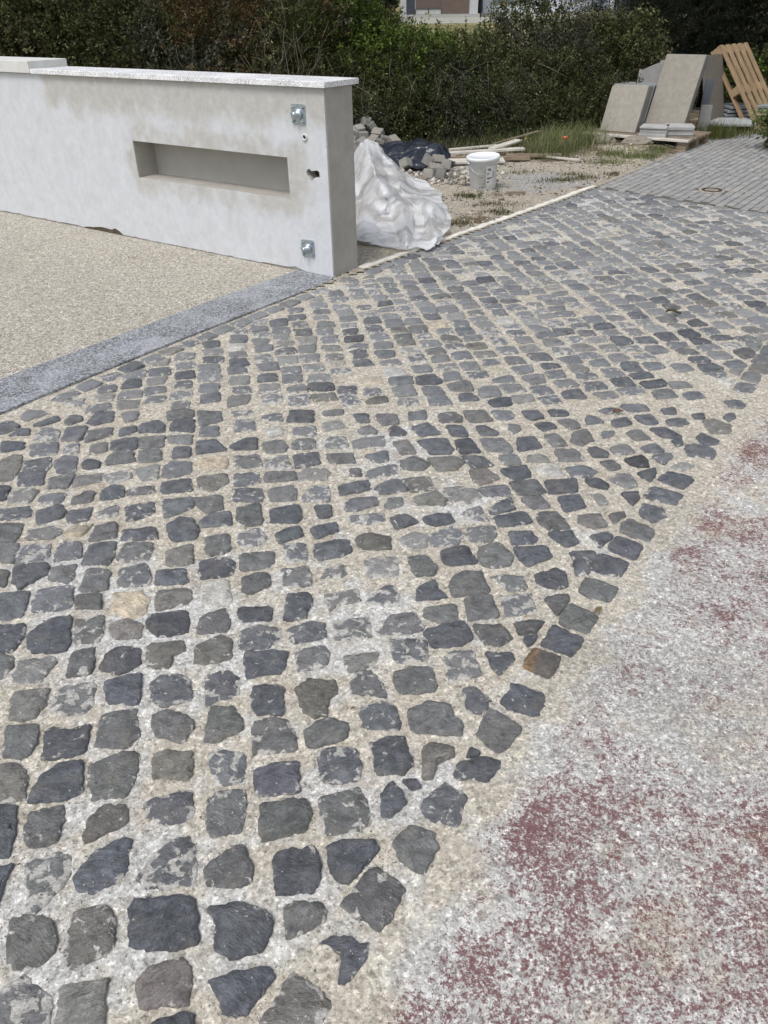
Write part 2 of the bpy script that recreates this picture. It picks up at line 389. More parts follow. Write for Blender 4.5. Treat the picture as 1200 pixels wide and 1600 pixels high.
# surveyed outlines of the near cobbles: class + mortar smear, then x,y in millimetres
STONE_DATA = '''
g1 -706,739 -691,717 -644,721 -626,747 -633,781 -666,810 -730,808
w2 -613,766 -601,720 -569,715 -518,750 -528,794 -551,829 -610,819
g3 -697,644 -674,623 -593,621 -603,668 -645,687 -661,703 -698,681
l0 -576,617 -495,620 -509,667 -509,693 -589,681
b0 -504,817 -484,751 -406,745 -362,759 -386,844 -495,841
b1 -333,793 -327,746 -295,727 -238,742 -226,792 -236,807 -290,832 -356,820
w1 -435,646 -360,651 -359,669 -365,712 -388,728 -438,713 -456,690
b0 -300,655 -294,635 -272,627 -253,635 -239,658 -213,691 -225,713 -324,688
b0 -400,588 -338,591 -340,617 -347,632 -381,633 -415,619
g1 -203,799 -193,762 -128,792 -124,810 -135,826 -184,828 -205,820
g1 -76,847 -95,825 -70,804 -24,773 -1,795 25,850 13,870 -29,900 -40,896
b1 -113,747 -92,723 -97,682 -84,680 -51,720 -40,751 -64,747 -79,761 -114,762 -133,750
w2 -198,668 -228,626 -226,603 -142,596 -120,620 -106,649 -148,683 -180,697
w1 -886,1099 -854,1064 -804,1073 -821,1133 -855,1167 -895,1166
b0 -781,1065 -700,1078 -688,1095 -707,1175 -758,1169 -792,1136 -794,1070
g1 -677,1116 -652,1074 -586,1079 -572,1117 -586,1195 -627,1196 -687,1160
b0 -817,934 -784,939 -795,998 -813,1057 -868,1050
g1 -776,1007 -757,963 -729,962 -697,968 -701,1028 -712,1053 -760,1047 -777,1039
w1 -647,979 -631,970 -563,1006 -564,1038 -582,1055 -620,1056 -643,1027
g3 -716,856 -689,818 -664,849 -645,893 -657,940 -696,941 -743,918
b1 -622,865 -591,857 -536,888 -536,926 -541,965 -557,974 -617,942 -633,890
b0 -788,852 -765,827 -767,870 -768,919 -807,911
w0 -532,1127 -461,1117 -447,1122 -455,1193 -533,1196 -545,1179
b3 -391,1114 -377,1103 -319,1109 -332,1186 -378,1199 -420,1188
b2 -520,1028 -475,1006 -421,1022 -440,1090 -532,1064
g2 -389,1006 -375,974 -313,985 -313,1060 -322,1091 -377,1085 -400,1062
b3 -480,865 -390,872 -403,944 -421,978 -463,966 -492,925 -509,885
g1 -361,866 -300,863 -278,875 -278,898 -303,954 -331,943 -365,917 -374,899
b1 -296,1077 -266,1071 -200,1082 -209,1153 -234,1165 -306,1144
b2 -153,1119 -145,1103 -67,1110 -62,1150 -78,1196 -122,1203 -162,1186
b1 -32,1179 -29,1127 32,1126 55,1151 49,1185 38,1228 3,1229 -44,1213
g0 -276,1007 -262,962 -174,985 -171,1027 -184,1062 -280,1049
g2 -146,1017 -135,975 -60,986 -39,1005 -49,1048 -70,1089 -82,1084 -153,1067
b1 -16,1017 3,1012 37,1049 33,1070 7,1103 -17,1074
b0 48,1087 72,1086 61,1108 27,1105
b1 -231,880 -222,849 -154,851 -143,878 -143,915 -156,948 -226,935 -237,923
b0 -121,906 -106,875 -82,867 -26,937 -34,955 -87,959 -132,948
g1 18,1405 36,1368 117,1371 124,1389 112,1458 63,1456 17,1438
g3 156,1440 167,1406 245,1430 237,1457 233,1517 180,1518 152,1489
b1 273,1461 289,1422 340,1479 332,1504 266,1506
b2 197,1299 233,1298 258,1341 222,1382 191,1374
g0 61,1248 174,1229 178,1274 160,1291 153,1326 101,1333 50,1311
b1 294,1318 348,1287 372,1291 393,1355 322,1393 283,1331
g0 222,1261 209,1233 253,1179 276,1192 321,1248 268,1295 249,1300
w0 78,1114 100,1114 112,1150 153,1170 152,1195 100,1209 81,1196
b0 199,1167 211,1178 192,1190 176,1167
b1 151,1109 219,1101 250,1136 256,1154 236,1166 189,1160 164,1153 148,1127
g0 20,918 51,891 67,888 100,943 89,974 44,987 10,960
b2 77,1016 102,999 138,984 154,1014 170,1060 126,1096 110,1085 67,1045
b1 -1071,1545 -1016,1544 -1007,1591 -1024,1651 -1117,1648
b0 -976,1558 -956,1539 -875,1545 -873,1571 -904,1676 -954,1666 -994,1606
g2 -857,1579 -794,1574 -788,1606 -813,1688 -883,1670
l0 -766,1606 -746,1587 -683,1593 -692,1637 -734,1666 -779,1650
g2 -1037,1455 -1008,1444 -988,1482 -1006,1528 -1065,1532
l2 -980,1453 -958,1431 -902,1430 -881,1500 -892,1520 -982,1512
g1 -837,1443 -774,1453 -776,1497 -798,1554 -850,1534
b1 -759,1472 -704,1451 -655,1489 -674,1550 -740,1552 -760,1482
l1 -947,1360 -928,1304 -877,1307 -860,1341 -869,1404 -948,1396
g3 -847,1380 -833,1331 -799,1318 -752,1317 -738,1347 -755,1424 -837,1412
b0 -701,1354 -623,1350 -632,1412 -644,1447 -732,1428
g1 -900,1195 -852,1190 -837,1201 -839,1248 -856,1285 -929,1283
b1 -808,1189 -772,1184 -711,1206 -724,1280 -756,1266 -790,1263 -812,1280 -824,1260
g1 -697,1253 -693,1219 -618,1212 -596,1247 -624,1331 -702,1315
b0 -665,1625 -627,1597 -576,1604 -554,1611 -572,1693 -662,1684 -675,1659
g1 -521,1605 -445,1614 -441,1653 -467,1705 -530,1672
b0 -418,1675 -401,1649 -328,1655 -332,1705 -423,1704
w1 -631,1479 -574,1477 -576,1517 -548,1532 -562,1568 -638,1565 -650,1550
w1 -506,1490 -473,1484 -418,1503 -427,1576 -456,1592 -514,1552
b2 -400,1549 -375,1538 -325,1541 -293,1583 -296,1615 -365,1631 -399,1607
b2 -592,1361 -566,1338 -496,1358 -508,1413 -537,1450 -594,1444 -610,1416
b2 -462,1385 -451,1344 -376,1374 -384,1429 -409,1456 -471,1436
b1 -361,1429 -326,1437 -269,1450 -269,1525 -320,1531 -380,1522
g1 -575,1283 -553,1242 -489,1224 -473,1268 -479,1298 -544,1327 -580,1313
g0 -440,1284 -433,1227 -398,1226 -354,1261 -361,1295 -386,1330 -436,1331
b1 -341,1350 -324,1311 -258,1305 -263,1398 -308,1404 -345,1396
g2 -318,1191 -217,1199 -224,1254 -246,1288 -280,1297 -325,1281
b2 -267,1588 -250,1553 -171,1580 -178,1637 -231,1636 -274,1615
g3 -138,1571 -72,1574 -46,1582 -47,1659 -104,1655 -141,1639
g2 -17,1592 46,1587 102,1605 79,1679 10,1663
b3 25,1482 42,1477 108,1490 107,1567 10,1562
g2 -227,1449 -161,1467 -157,1517 -173,1545 -238,1524
l2 -112,1471 -98,1446 -42,1464 -17,1518 -117,1506
g2 -103,1376 -8,1358 -5,1374 -39,1449 -77,1445 -97,1408
w0 -202,1308 -178,1295 -149,1303 -148,1346 -124,1372 -135,1418 -200,1415 -232,1388
b2 -54,1259 23,1249 30,1269 18,1320 -8,1340 -71,1322
g0 -198,1254 -190,1214 -179,1204 -98,1231 -99,1276 -152,1290 -177,1278
g0 -1288,2057 -1217,2055 -1208,2088 -1224,2163 -1333,2166
w2 -1176,2072 -1090,2077 -1079,2123 -1123,2148 -1192,2126
c0 -1042,2091 -1004,2082 -985,2136 -983,2159 -1074,2107
g1 -967,2062 -888,2078 -904,2157 -972,2151
b1 -857,2062 -751,2067 -773,2129 -872,2116
g1 -1244,1951 -1175,1949 -1192,2046 -1283,2045
b3 -1166,1945 -1078,1946 -1072,1988 -1092,2047 -1188,2035
b2 -1046,1952 -964,1971 -994,2051 -1062,2046
b1 -955,1985 -947,1932 -868,1933 -865,1982 -880,2048 -954,2035
g2 -846,1960 -791,1941 -749,1957 -757,2044 -838,2039
g0 -1189,1829 -1148,1828 -1165,1908 -1223,1913
b0 -1136,1854 -1100,1817 -1045,1891 -1061,1935 -1156,1921
g1 -1025,1857 -966,1839 -958,1862 -967,1929 -1040,1911
g1 -916,1803 -836,1807 -852,1892 -899,1910 -925,1901
b2 -808,1822 -719,1823 -717,1861 -750,1930 -818,1904
b1 -1129,1685 -1046,1689 -1069,1801 -1173,1791
b2 -1037,1757 -1024,1712 -955,1713 -922,1729 -944,1819 -1039,1806
g0 -901,1720 -831,1718 -833,1751 -850,1788 -914,1778
c1 -792,1702 -730,1680 -695,1694 -700,1760 -732,1791 -805,1784
b0 -710,2088 -685,2053 -622,2063 -620,2108 -651,2169 -690,2178 -727,2143
b3 -480,2051 -461,2009 -406,2019 -385,2055 -418,2110 -481,2089
g1 -569,1987 -552,1966 -495,1992 -516,2082 -585,2054
w1 -682,1924 -607,1925 -624,2029 -697,1991
b1 -561,1847 -467,1867 -472,1928 -499,1950 -579,1931
g1 -443,1883 -366,1898 -349,1925 -355,1981 -456,1963
b1 -692,1825 -616,1826 -602,1838 -623,1899 -703,1887
k0 -533,1731 -451,1738 -481,1838 -550,1818
g0 -425,1789 -406,1767 -348,1812 -363,1871 -434,1853
w1 -671,1729 -656,1704 -584,1732 -570,1756 -586,1797 -677,1796
b0 -224,2054 -151,2086 -162,2137 -240,2104
b0 -340,2024 -270,2067 -286,2125 -359,2077
b1 -217,1956 -195,1934 -108,1966 -123,2032 -149,2044 -225,2013
w0 -83,1998 -36,1982 15,1988 16,2043 -45,2071 -88,2046
b3 -302,1920 -243,1935 -256,2022 -329,2016
g2 -300,1811 -224,1808 -239,1901 -320,1890
g3 -194,1840 -113,1851 -131,1911 -180,1886
l3 -48,1836 45,1853 35,1941 -40,1943 -65,1916
b1 -286,1700 -289,1654 -232,1658 -215,1740 -229,1771 -287,1760
w3 -158,1685 -144,1708 -78,1730 -83,1786 -181,1757
b3 -51,1724 -9,1710 44,1721 24,1798 0,1802 -40,1753
b1 39,2092 116,2137 68,2187 22,2160
b0 136,2140 168,2111 232,2133 225,2186 137,2164
b0 388,2100 493,2117 472,2178 374,2156
l2 79,1986 135,1995 138,2047 100,2078 46,2035
b3 160,1994 238,2007 256,2058 230,2105 142,2047
g2 271,2058 279,2024 342,2014 365,2055 362,2101 280,2096
b1 412,1990 478,2003 499,2028 480,2067 410,2065
g1 83,1878 98,1844 143,1846 161,1882 128,1942 73,1936
b0 186,1905 207,1895 283,1903 262,1988 177,1965
g1 295,1940 302,1892 342,1881 385,1893 398,1930 370,1995 304,1983
b0 419,1930 441,1884 519,1927 508,1980 414,1976
b1 91,1729 179,1741 158,1773 149,1820 95,1787
g0 199,1744 305,1762 293,1852 241,1860 197,1816
g2 348,1805 366,1767 416,1772 416,1829 361,1840 319,1832
g1 108,1655 148,1631 201,1641 200,1708 110,1690
g0 235,1638 317,1652 309,1750 232,1728
b3 337,1695 346,1654 430,1669 423,1753 339,1737
b0 127,1533 206,1536 233,1564 216,1635 110,1594
g1 269,1544 311,1538 344,1566 325,1610 244,1618
g0 368,1579 409,1581 443,1626 360,1623
b0 382,1529 394,1533 418,1570 374,1568
g1 520,2109 554,2076 614,2090 582,2179 516,2165
w1 649,2109 694,2076 734,2094 727,2158 654,2152
b0 577,1979 623,2003 612,2063 536,2054
b1 680,1965 738,2025 737,2055 664,2043
g1 767,2105 812,2139 816,2172 755,2161
g0 776,2054 843,2000 882,2059 821,2123 788,2100
b0 713,1960 772,1903 821,1971 755,2025 718,1982
b1 587,1894 580,1838 619,1847 657,1920 656,1951 583,1946
b1 634,1859 705,1818 752,1889 677,1937 631,1879
b1 456,1799 506,1767 543,1784 545,1842 521,1866 459,1838
g0 582,1740 645,1708 687,1768 607,1814 571,1759
g0 487,1654 535,1717 531,1738 466,1725
g0 494,1614 549,1575 597,1645 530,1696 488,1631
b0 427,1531 490,1488 533,1554 467,1610 422,1541
r0 359,1447 415,1408 461,1479 392,1516 358,1462
b1 -1614,2853 -1568,2821 -1507,2891 -1583,2955 -1615,2938
g1 -1515,2940 -1433,3013 -1486,3048 -1537,3043 -1552,2986
b0 -1428,2888 -1365,2947 -1392,2992 -1461,2895
g0 -1320,2895 -1266,2937 -1286,2981 -1334,2990 -1341,2927
b0 -1209,2897 -1140,2932 -1158,3015 -1234,3018 -1239,2923
b0 -1446,2817 -1463,2877 -1506,2872 -1536,2809
b3 -1412,2769 -1323,2777 -1336,2854 -1406,2887 -1433,2834
b0 -1297,2765 -1223,2768 -1228,2880 -1313,2877
g1 -1196,2750 -1108,2798 -1123,2870 -1212,2837
g1 -1086,2917 -1036,2940 -1053,3030 -1125,3007
b0 -1072,2785 -1011,2824 -1027,2884 -1091,2856
b0 -1000,2823 -897,2825 -908,2886 -940,2918 -1009,2902
b0 -1505,2673 -1428,2697 -1441,2759 -1537,2757
b2 -1372,2641 -1282,2659 -1310,2754 -1408,2730
b3 -1252,2648 -1189,2645 -1216,2745 -1278,2725
w1 -1147,2644 -1085,2663 -1104,2746 -1165,2721
b0 -1075,2684 -979,2681 -993,2776 -1089,2752
g0 -959,2685 -873,2699 -886,2778 -981,2770
w1 -1432,2462 -1377,2460 -1381,2548 -1412,2643 -1446,2649 -1479,2603
b2 -1360,2520 -1278,2517 -1268,2544 -1289,2617 -1375,2599
b1 -1337,2416 -1254,2422 -1276,2510 -1370,2508
b1 -1225,2508 -1161,2511 -1189,2629 -1245,2626 -1264,2590
b0 -1137,2530 -1073,2538 -1087,2584 -1140,2607 -1158,2581
g0 -1054,2557 -958,2579 -986,2665 -1053,2662 -1069,2609
g0 -931,2573 -853,2591 -884,2677 -953,2658
g0 -1219,2398 -1152,2396 -1154,2491 -1240,2465
w1 -1129,2399 -1044,2439 -1056,2497 -1143,2471
l3 -1042,2448 -990,2423 -938,2464 -961,2514 -1043,2487
l2 -893,2443 -836,2451 -854,2550 -943,2523
b0 -1382,2318 -1346,2321 -1362,2417 -1422,2414
l2 -1329,2303 -1257,2300 -1249,2380 -1298,2396 -1344,2365
b2 -1222,2295 -1145,2288 -1135,2358 -1235,2344
g1 -1100,2282 -1027,2301 -1039,2364 -1075,2365 -1114,2322
b1 -1005,2309 -927,2333 -949,2398 -988,2413 -1015,2373
g2 -917,2333 -821,2348 -835,2408 -932,2370
b2 -1347,2256 -1328,2197 -1245,2194 -1220,2214 -1244,2278 -1321,2259
b0 -1168,2160 -1106,2202 -1103,2235 -1131,2274 -1202,2239
b1 -1071,2165 -1009,2183 -1019,2262 -1091,2227
b3 -984,2190 -915,2204 -930,2277 -998,2224
b2 -870,2174 -820,2193 -796,2225 -813,2294 -901,2254
g0 -901,2928 -803,2956 -818,3021 -926,3012
b0 -875,2836 -776,2821 -795,2930 -877,2921
g0 -755,2870 -675,2919 -694,3003 -792,3007
b1 -746,2779 -663,2781 -678,2870 -757,2852
g3 -610,2936 -545,2958 -558,3010 -663,2989
b2 -604,2820 -522,2823 -539,2914 -615,2911
b2 -505,2907 -414,2891 -428,2979 -517,2957
b0 -292,2898 -299,3000 -391,3003 -398,2902
k0 -465,2756 -403,2783 -416,2854 -485,2833
b2 -358,2764 -275,2766 -278,2855 -365,2840
g1 -862,2732 -762,2711 -774,2797 -875,2778
b0 -721,2634 -617,2667 -671,2736 -744,2727
b0 -586,2666 -496,2663 -510,2752 -560,2743 -606,2694
g0 -455,2629 -384,2643 -377,2680 -403,2726 -476,2712
g2 -349,2657 -271,2660 -273,2732 -345,2735 -361,2680
b0 -815,2600 -744,2608 -759,2695 -826,2686
b1 -821,2469 -790,2454 -722,2485 -738,2566 -801,2574 -829,2539
c0 -690,2524 -598,2516 -593,2551 -613,2608 -709,2586
g2 -553,2519 -459,2531 -485,2620 -575,2612
g3 -441,2505 -345,2502 -376,2616 -452,2597
b1 -326,2511 -242,2538 -251,2632 -342,2604
w1 -662,2379 -619,2355 -566,2413 -590,2471 -689,2455
b2 -544,2393 -518,2383 -454,2409 -468,2486 -553,2470
g0 -429,2408 -321,2423 -333,2477 -442,2471
l2 -313,2418 -216,2420 -203,2467 -215,2502 -285,2500 -319,2462
b1 -795,2347 -693,2362 -714,2446 -812,2412
b2 -523,2285 -432,2273 -427,2308 -439,2367 -540,2366
g1 -391,2280 -312,2286 -312,2349 -335,2391 -413,2352
b1 -750,2191 -665,2246 -684,2321 -778,2293
g0 -648,2254 -608,2215 -561,2235 -577,2317 -672,2307
b1 -618,2170 -615,2130 -518,2135 -530,2213 -593,2206
g0 -496,2166 -463,2129 -411,2140 -435,2260 -510,2233
b0 -376,2147 -295,2144 -279,2176 -299,2243 -391,2221
l2 -243,2806 -151,2832 -173,2906 -252,2872
g0 -248,2946 -163,2949 -165,2994 -261,2985
b0 -94,2872 -50,2870 -56,2958 -129,2954
g0 0,2850 66,2860 57,2947 -28,2944
b0 111,2888 189,2892 189,2980 108,2958
g1 238,2871 321,2868 336,2911 304,2960 237,2940
g1 -87,2771 -22,2768 -22,2803 -55,2858 -104,2806
b1 29,2755 90,2758 102,2787 55,2842 24,2813
b0 149,2750 231,2764 187,2849 123,2821
b3 -227,2658 -138,2666 -151,2750 -216,2758 -229,2708
g1 -112,2660 4,2672 -1,2750 -118,2721
w1 70,2605 127,2608 99,2707 38,2704
b0 188,2600 261,2603 271,2635 254,2718 139,2711
g1 -195,2542 -109,2544 -121,2612 -216,2610
b1 -33,2541 25,2554 19,2628 -69,2594
g0 77,2487 146,2475 173,2518 120,2577 68,2548
w0 205,2472 275,2480 305,2529 274,2576 176,2564
g1 -121,2440 -77,2444 -83,2493 -128,2494
b2 -53,2428 51,2449 47,2518 -63,2477
b0 -151,2312 -50,2349 -60,2410 -158,2371
b1 -4,2316 84,2335 64,2401 40,2416 -31,2362
w2 100,2326 187,2341 168,2425 75,2419
b3 -286,2277 -192,2274 -202,2382 -259,2374 -288,2312
b1 -129,2212 -97,2207 -26,2243 -31,2295 -117,2289 -135,2255
g1 13,2216 69,2239 66,2287 19,2284 -1,2233
w1 120,2238 212,2239 219,2269 185,2319 108,2290
b0 -227,2170 -178,2173 -186,2244 -241,2241
b3 -114,2146 -60,2125 -4,2143 -10,2196 -123,2175
g0 367,2866 457,2875 429,2970 346,2961
b1 476,2893 512,2873 552,2902 553,2965 461,2956
b0 598,2888 622,2868 679,2891 660,2961 593,2964
b0 710,2896 785,2905 779,2956 705,2959
b0 279,2740 346,2743 331,2831 262,2828
b0 392,2747 455,2733 471,2755 419,2834 382,2823
g2 510,2783 521,2748 564,2781 571,2828 508,2842
b0 654,2771 713,2798 694,2841 621,2832
g0 763,2779 810,2795 807,2855 774,2881 720,2858
b0 832,2818 913,2839 894,2895 848,2890
b0 291,2634 304,2601 377,2609 346,2714 286,2700
g1 405,2614 489,2600 501,2615 480,2721 391,2713
b0 524,2609 616,2633 602,2722 534,2707
g1 666,2636 726,2650 702,2741 642,2737
g0 743,2683 777,2648 834,2690 821,2771 768,2750
b1 330,2488 412,2500 382,2567 302,2580
g1 459,2498 526,2511 512,2583 438,2570
l1 548,2520 635,2517 623,2574 546,2572
g1 673,2521 762,2533 743,2612 666,2609
b0 803,2557 852,2550 870,2581 825,2630 791,2615
w1 325,2410 349,2368 422,2407 381,2476 321,2468
b0 453,2425 484,2400 539,2413 533,2496 439,2464
k0 589,2416 660,2418 644,2502 560,2475
b1 695,2412 758,2410 788,2442 748,2493 679,2475
g0 482,2295 543,2293 574,2310 554,2384 460,2373
b0 590,2296 684,2306 695,2388 587,2378
b0 738,2345 794,2320 810,2347 784,2395 729,2387
w2 230,2260 294,2249 339,2282 328,2327 261,2352 217,2340
b1 359,2290 448,2288 438,2351 366,2349 337,2327
b1 362,2200 368,2175 449,2202 441,2270 400,2246
g0 509,2204 569,2210 554,2280 482,2269
b0 619,2184 692,2206 685,2280 608,2269
l2 743,2209 779,2225 768,2290 722,2296
b3 300,2133 352,2139 332,2222 264,2183
b0 940,2913 1007,2935 1009,2961 948,2970 914,2946
b0 1045,2928 1132,2937 1130,2989 1077,3004 1018,2987
b0 1181,2897 1235,2901 1240,2958 1177,2948
b0 941,2809 959,2796 1025,2817 1014,2879 943,2851
b0 1050,2847 1083,2809 1134,2825 1126,2899 1054,2902
b0 1172,2800 1213,2792 1256,2814 1251,2857 1168,2848
b1 1477,2955 1527,2940 1557,2971 1544,3025 1476,3027
b1 1293,2849 1333,2854 1348,2896 1286,2893
b0 1417,2814 1465,2861 1476,2910 1413,2875
w1 1315,2730 1381,2722 1418,2790 1366,2840 1319,2830
g0 992,2680 1063,2688 1039,2769 979,2749
b0 1113,2698 1177,2684 1190,2706 1140,2783 1080,2774
b1 875,2696 917,2717 939,2762 873,2753
b0 1252,2626 1298,2625 1324,2667 1276,2726 1238,2693
b1 1170,2555 1242,2516 1281,2593 1211,2644 1171,2619
b0 1140,2620 1173,2640 1183,2684 1137,2675
g1 893,2565 973,2578 959,2637 919,2644 879,2619
b0 1009,2577 1086,2579 1064,2639 1002,2625
d0 919,2493 943,2472 995,2470 993,2556 908,2534
b1 1034,2509 1051,2483 1104,2547 1103,2568 1023,2555
g0 838,2446 885,2469 868,2525 815,2517
b0 941,2395 965,2361 1002,2421 1008,2455 931,2429
b0 1059,2312 1113,2361 1118,2389 1049,2429 997,2374
l2 1110,2437 1167,2474 1133,2505 1066,2468
g1 868,2323 909,2336 903,2415 859,2417 823,2380
b0 854,2206 892,2252 900,2304 836,2293
b1 997,2210 1046,2273 954,2325 912,2264
b1 891,2099 948,2141 954,2190 894,2217 868,2160
'''
# measured points (x, y, z) of the two plastic sheets and the heap of setts
FILM = [[[-0.337, 8.3, 0.041], [-0.188, 8.25, 0.245], [-0.098, 8.2, 0.319], [0.014, 8.15, 0.318], [0.087, 8.2, 0.236], [0.259, 8.1, 0.1], [0.444, 7.8, -0.023]], [[-0.326, 7.9, -0.017], [-0.208, 7.9, 0.185], [-0.07, 7.6, 0.296], [0.071, 7.9, 0.203], [0.166, 7.8, 0.162], [0.294, 7.7, 0.077], [0.552, 7.6, -0.015]], [[-0.307, 7.3, -0.046], [-0.178, 7.4, 0.095], [-0.025, 7.0, 0.247], [0.11, 7.4, 0.123], [0.205, 7.1, 0.134], [0.332, 7.2, 0.071], [0.596, 7.4, 0.001]], [[-0.291, 6.8, -0.046], [-0.16, 6.9, 0.034], [0.035, 6.5, 0.181], [0.167, 6.9, 0.059], [0.263, 6.6, 0.089], [0.384, 6.9, 0.056], [0.553, 6.95, -0.03]], [[-0.274, 6.35, -0.015], [-0.127, 6.2, 0.093], [0.063, 6.5, 0.024], [0.189, 6.2, 0.135], [0.322, 6.5, -0.01], [0.395, 6.2, 0.113], [0.552, 6.4, -0.001]], [[-0.262, 6.0, 0.01], [-0.094, 5.9, 0.096], [0.077, 6.1, -0.01], [0.195, 5.8, 0.122], [0.327, 6.0, -0.009], [0.409, 5.8, 0.083], [0.529, 6.05, -0.006]], [[-0.255, 5.8, 0.013], [-0.083, 5.6, 0.069], [0.091, 5.75, -0.017], [0.203, 5.5, 0.071], [0.312, 5.7, -0.017], [0.411, 5.55, 0.046], [0.473, 5.75, 0.004]], [[-0.253, 5.72, 0.006], [-0.094, 5.6, 0.007], [0.086, 5.5, -0.001], [0.191, 5.42, 0.01], [0.275, 5.5, 0.0], [0.351, 5.42, -0.006], [0.409, 5.5, -0.011]]]
BLACK = [[[-0.035, 9.5, 0.086], [0.215, 9.4, 0.148], [0.429, 9.4, 0.19], [0.642, 9.4, 0.186], [0.764, 9.3, 0.114]], [[-0.028, 9.1, 0.092], [0.171, 9.0, 0.117], [0.375, 8.95, 0.17], [0.599, 8.95, 0.167], [0.79, 8.9, 0.046]], [[0.052, 8.75, 0.082], [0.185, 8.7, 0.075], [0.385, 8.7, 0.109], [0.585, 8.7, 0.105], [0.803, 8.65, 0.012]], [[0.162, 8.55, 0.051], [0.244, 8.45, 0.03], [0.385, 8.4, 0.036], [0.507, 8.5, 0.077], [0.754, 8.55, 0.029]]]
SETTS = [(-0.126, 9.8, 0.318, 'topmost grey granite sett of the heap behind the wall end'), (-0.2, 9.72, 0.25, 'tilted grey sett just left below the top of the heap'), (-0.068, 9.78, 0.267, 'pale sett right beside the topmost one on the heap'), (0.004, 9.7, 0.216, 'long brownish sett sloping down the right side of the heap'), (-0.156, 9.62, 0.196, 'upright grey sett in the middle of the heap'), (-0.244, 9.72, 0.224, 'grey sett touching the wall edge near the top of the heap'), (-0.25, 9.55, 0.161, 'pale sett against the wall end low on the heap'), (-0.048, 9.6, 0.158, 'square sett facing forward in the middle of the heap'), (-0.164, 9.5, 0.14, 'grey sett right below the upright one in the heap'), (-0.114, 9.85, 0.206, 'grey sett wedged behind the middle of the heap'), (0.082, 9.62, 0.146, 'pale sett at the right foot of the heap'), (0.19, 9.55, 0.154, 'lone flat sett showing over the black sheet'), (0.016, 9.6, 0.124, 'grey sett tucked low between the square one and the right foot'), (-0.264, 9.45, 0.116, 'lowest grey sett against the wall edge in the heap'), (-0.107, 9.5, 0.1, 'grey sett just above the tip of the white plastic sheet'), (-0.217, 9.5, 0.062, 'grey sett half hidden behind the white plastic beside the wall'), (0.001, 9.55, 0.071, 'grey sett at the upper left corner of the black sheet'), (0.285, 8.5, 0.081, 'grey sett in front of the black sheet near the white plastic'), (0.502, 8.42, 0.12, 'large grey sett on top of the ones before the black sheet'), (0.573, 8.3, 0.061, 'tilted grey sett below the large one'), (0.693, 8.45, 0.07, 'square grey sett at the right end of the black sheet'), (0.511, 8.1, 0.05, 'small pale sett lying lowest in the rubble'), (0.617, 8.1, 0.05, 'dark grey sett lying in the rubble'), (0.618, 8.6, 0.096, 'bluish grey sett behind the large one at the black sheet'), (0.535, 8.5, 0.05, 'sett half buried beneath the large one before the black sheet')]
PAL = {'foot': (4.86, 10.84, 0.0), 'top': (4.35, 11.36, 0.935), 'w': (.72, .70, 0)}

# ---------------------------------------------------------------- the plan of the place (metres; camera stands over the origin)
EDGE_R = [(-1.60, -1.50), (-0.42, 0.16), (-0.06, 0.67), (0.04, 0.83), (0.20, 1.05), (0.40, 1.34), (0.63, 1.68), (0.85, 1.98), (1.18, 2.45), (1.53, 2.92), (1.80, 3.30), (3.30, 5.42), (4.6, 7.2)]
EDGE_L = [(-3.9, -0.10), (-1.64, 2.99), (-1.13, 3.72), (-0.71, 4.28), (-0.37, 4.73), (-0.26, 4.91), (-0.12, 5.05), (0.50, 5.76), (1.39, 6.80), (2.02, 7.58)]
FAR = ((2.02, 7.58), (0.695, -0.719))        # start of the small pavers and direction of their first row
def xr(pts, y): return np.interp(y, [p[1] for p in pts], [p[0] for p in pts])
def in_cobbles(x, y, m=0.0):
    far = (x - FAR[0][0]) * .719 + (y - FAR[0][1]) * .695      # >0 beyond the first row of pavers
    return (x > xr(EDGE_L, y) - m) & (x < xr(EDGE_R, y) + m) & (far < m)
RED = [(0.28, 0.97, 0.1, 0.9), (0.36, 0.83, 0.15, 0.8), (0.29, 0.71, 0.16, 0.9), (0.04, 0.60, 0.11, 0.75), (0.12, 0.76, 0.06, 0.5), (0.65, 1.42, 0.14, 0.6), (0.52, 1.16, 0.11, 0.6), (0.76, 1.35, 0.12, 0.5), (1.21, 2.45, 0.13, 0.7), (1.41, 2.59, 0.16, 0.8), (0.92, 1.94, 0.06, 0.6), (1.07, 2.12, 0.08, 0.45), (0.67, 0.82, 0.1, 0.5), (0.48, 1.04, 0.11, 0.8), (0.5, 0.79, 0.1, 0.6), (0.21, 0.96, 0.05, 0.9), (0.95, 1.64, 0.09, 0.5), (0.47, 1.36, 0.06, 0.5), (1.62, 3.02, 0.11, 0.5), (0.77, 0.96, 0.09, 0.4), (0.15, 0.71, 0.09, 0.8)]
WHITE = [(-0.58, 0.85, 0.27), (-0.58, 0.67, 0.25), (0.1, 0.72, 0.1), (0.01, 0.84, 0.1), (0.96, 1.81, 0.3), (0.7, 1.92, 0.15), (-0.62, 1.58, 0.33), (-0.08, 1.61, 0.17), (0.27, 2.27, 0.16), (0.05, 2.64, 0.18), (-0.32, 0.78, 0.13), (-0.98, 1.87, 0.26), (-0.16, 0.81, 0.1), (0.69, 1.54, 0.11), (0.13, 1.05, 0.11), (-0.07, 1.05, 0.09), (1.22, 2.23, 0.09), (0.37, 1.22, 0.12)]
def blobs(x, y, L):
    s = np.zeros_like(x)
    for q in L:
        s = np.maximum(s, (q[3] if len(q) > 3 else 1.0) * np.exp(-((x - q[0]) ** 2 + (y - q[1]) ** 2) / (q[2] ** 2)))
    return s
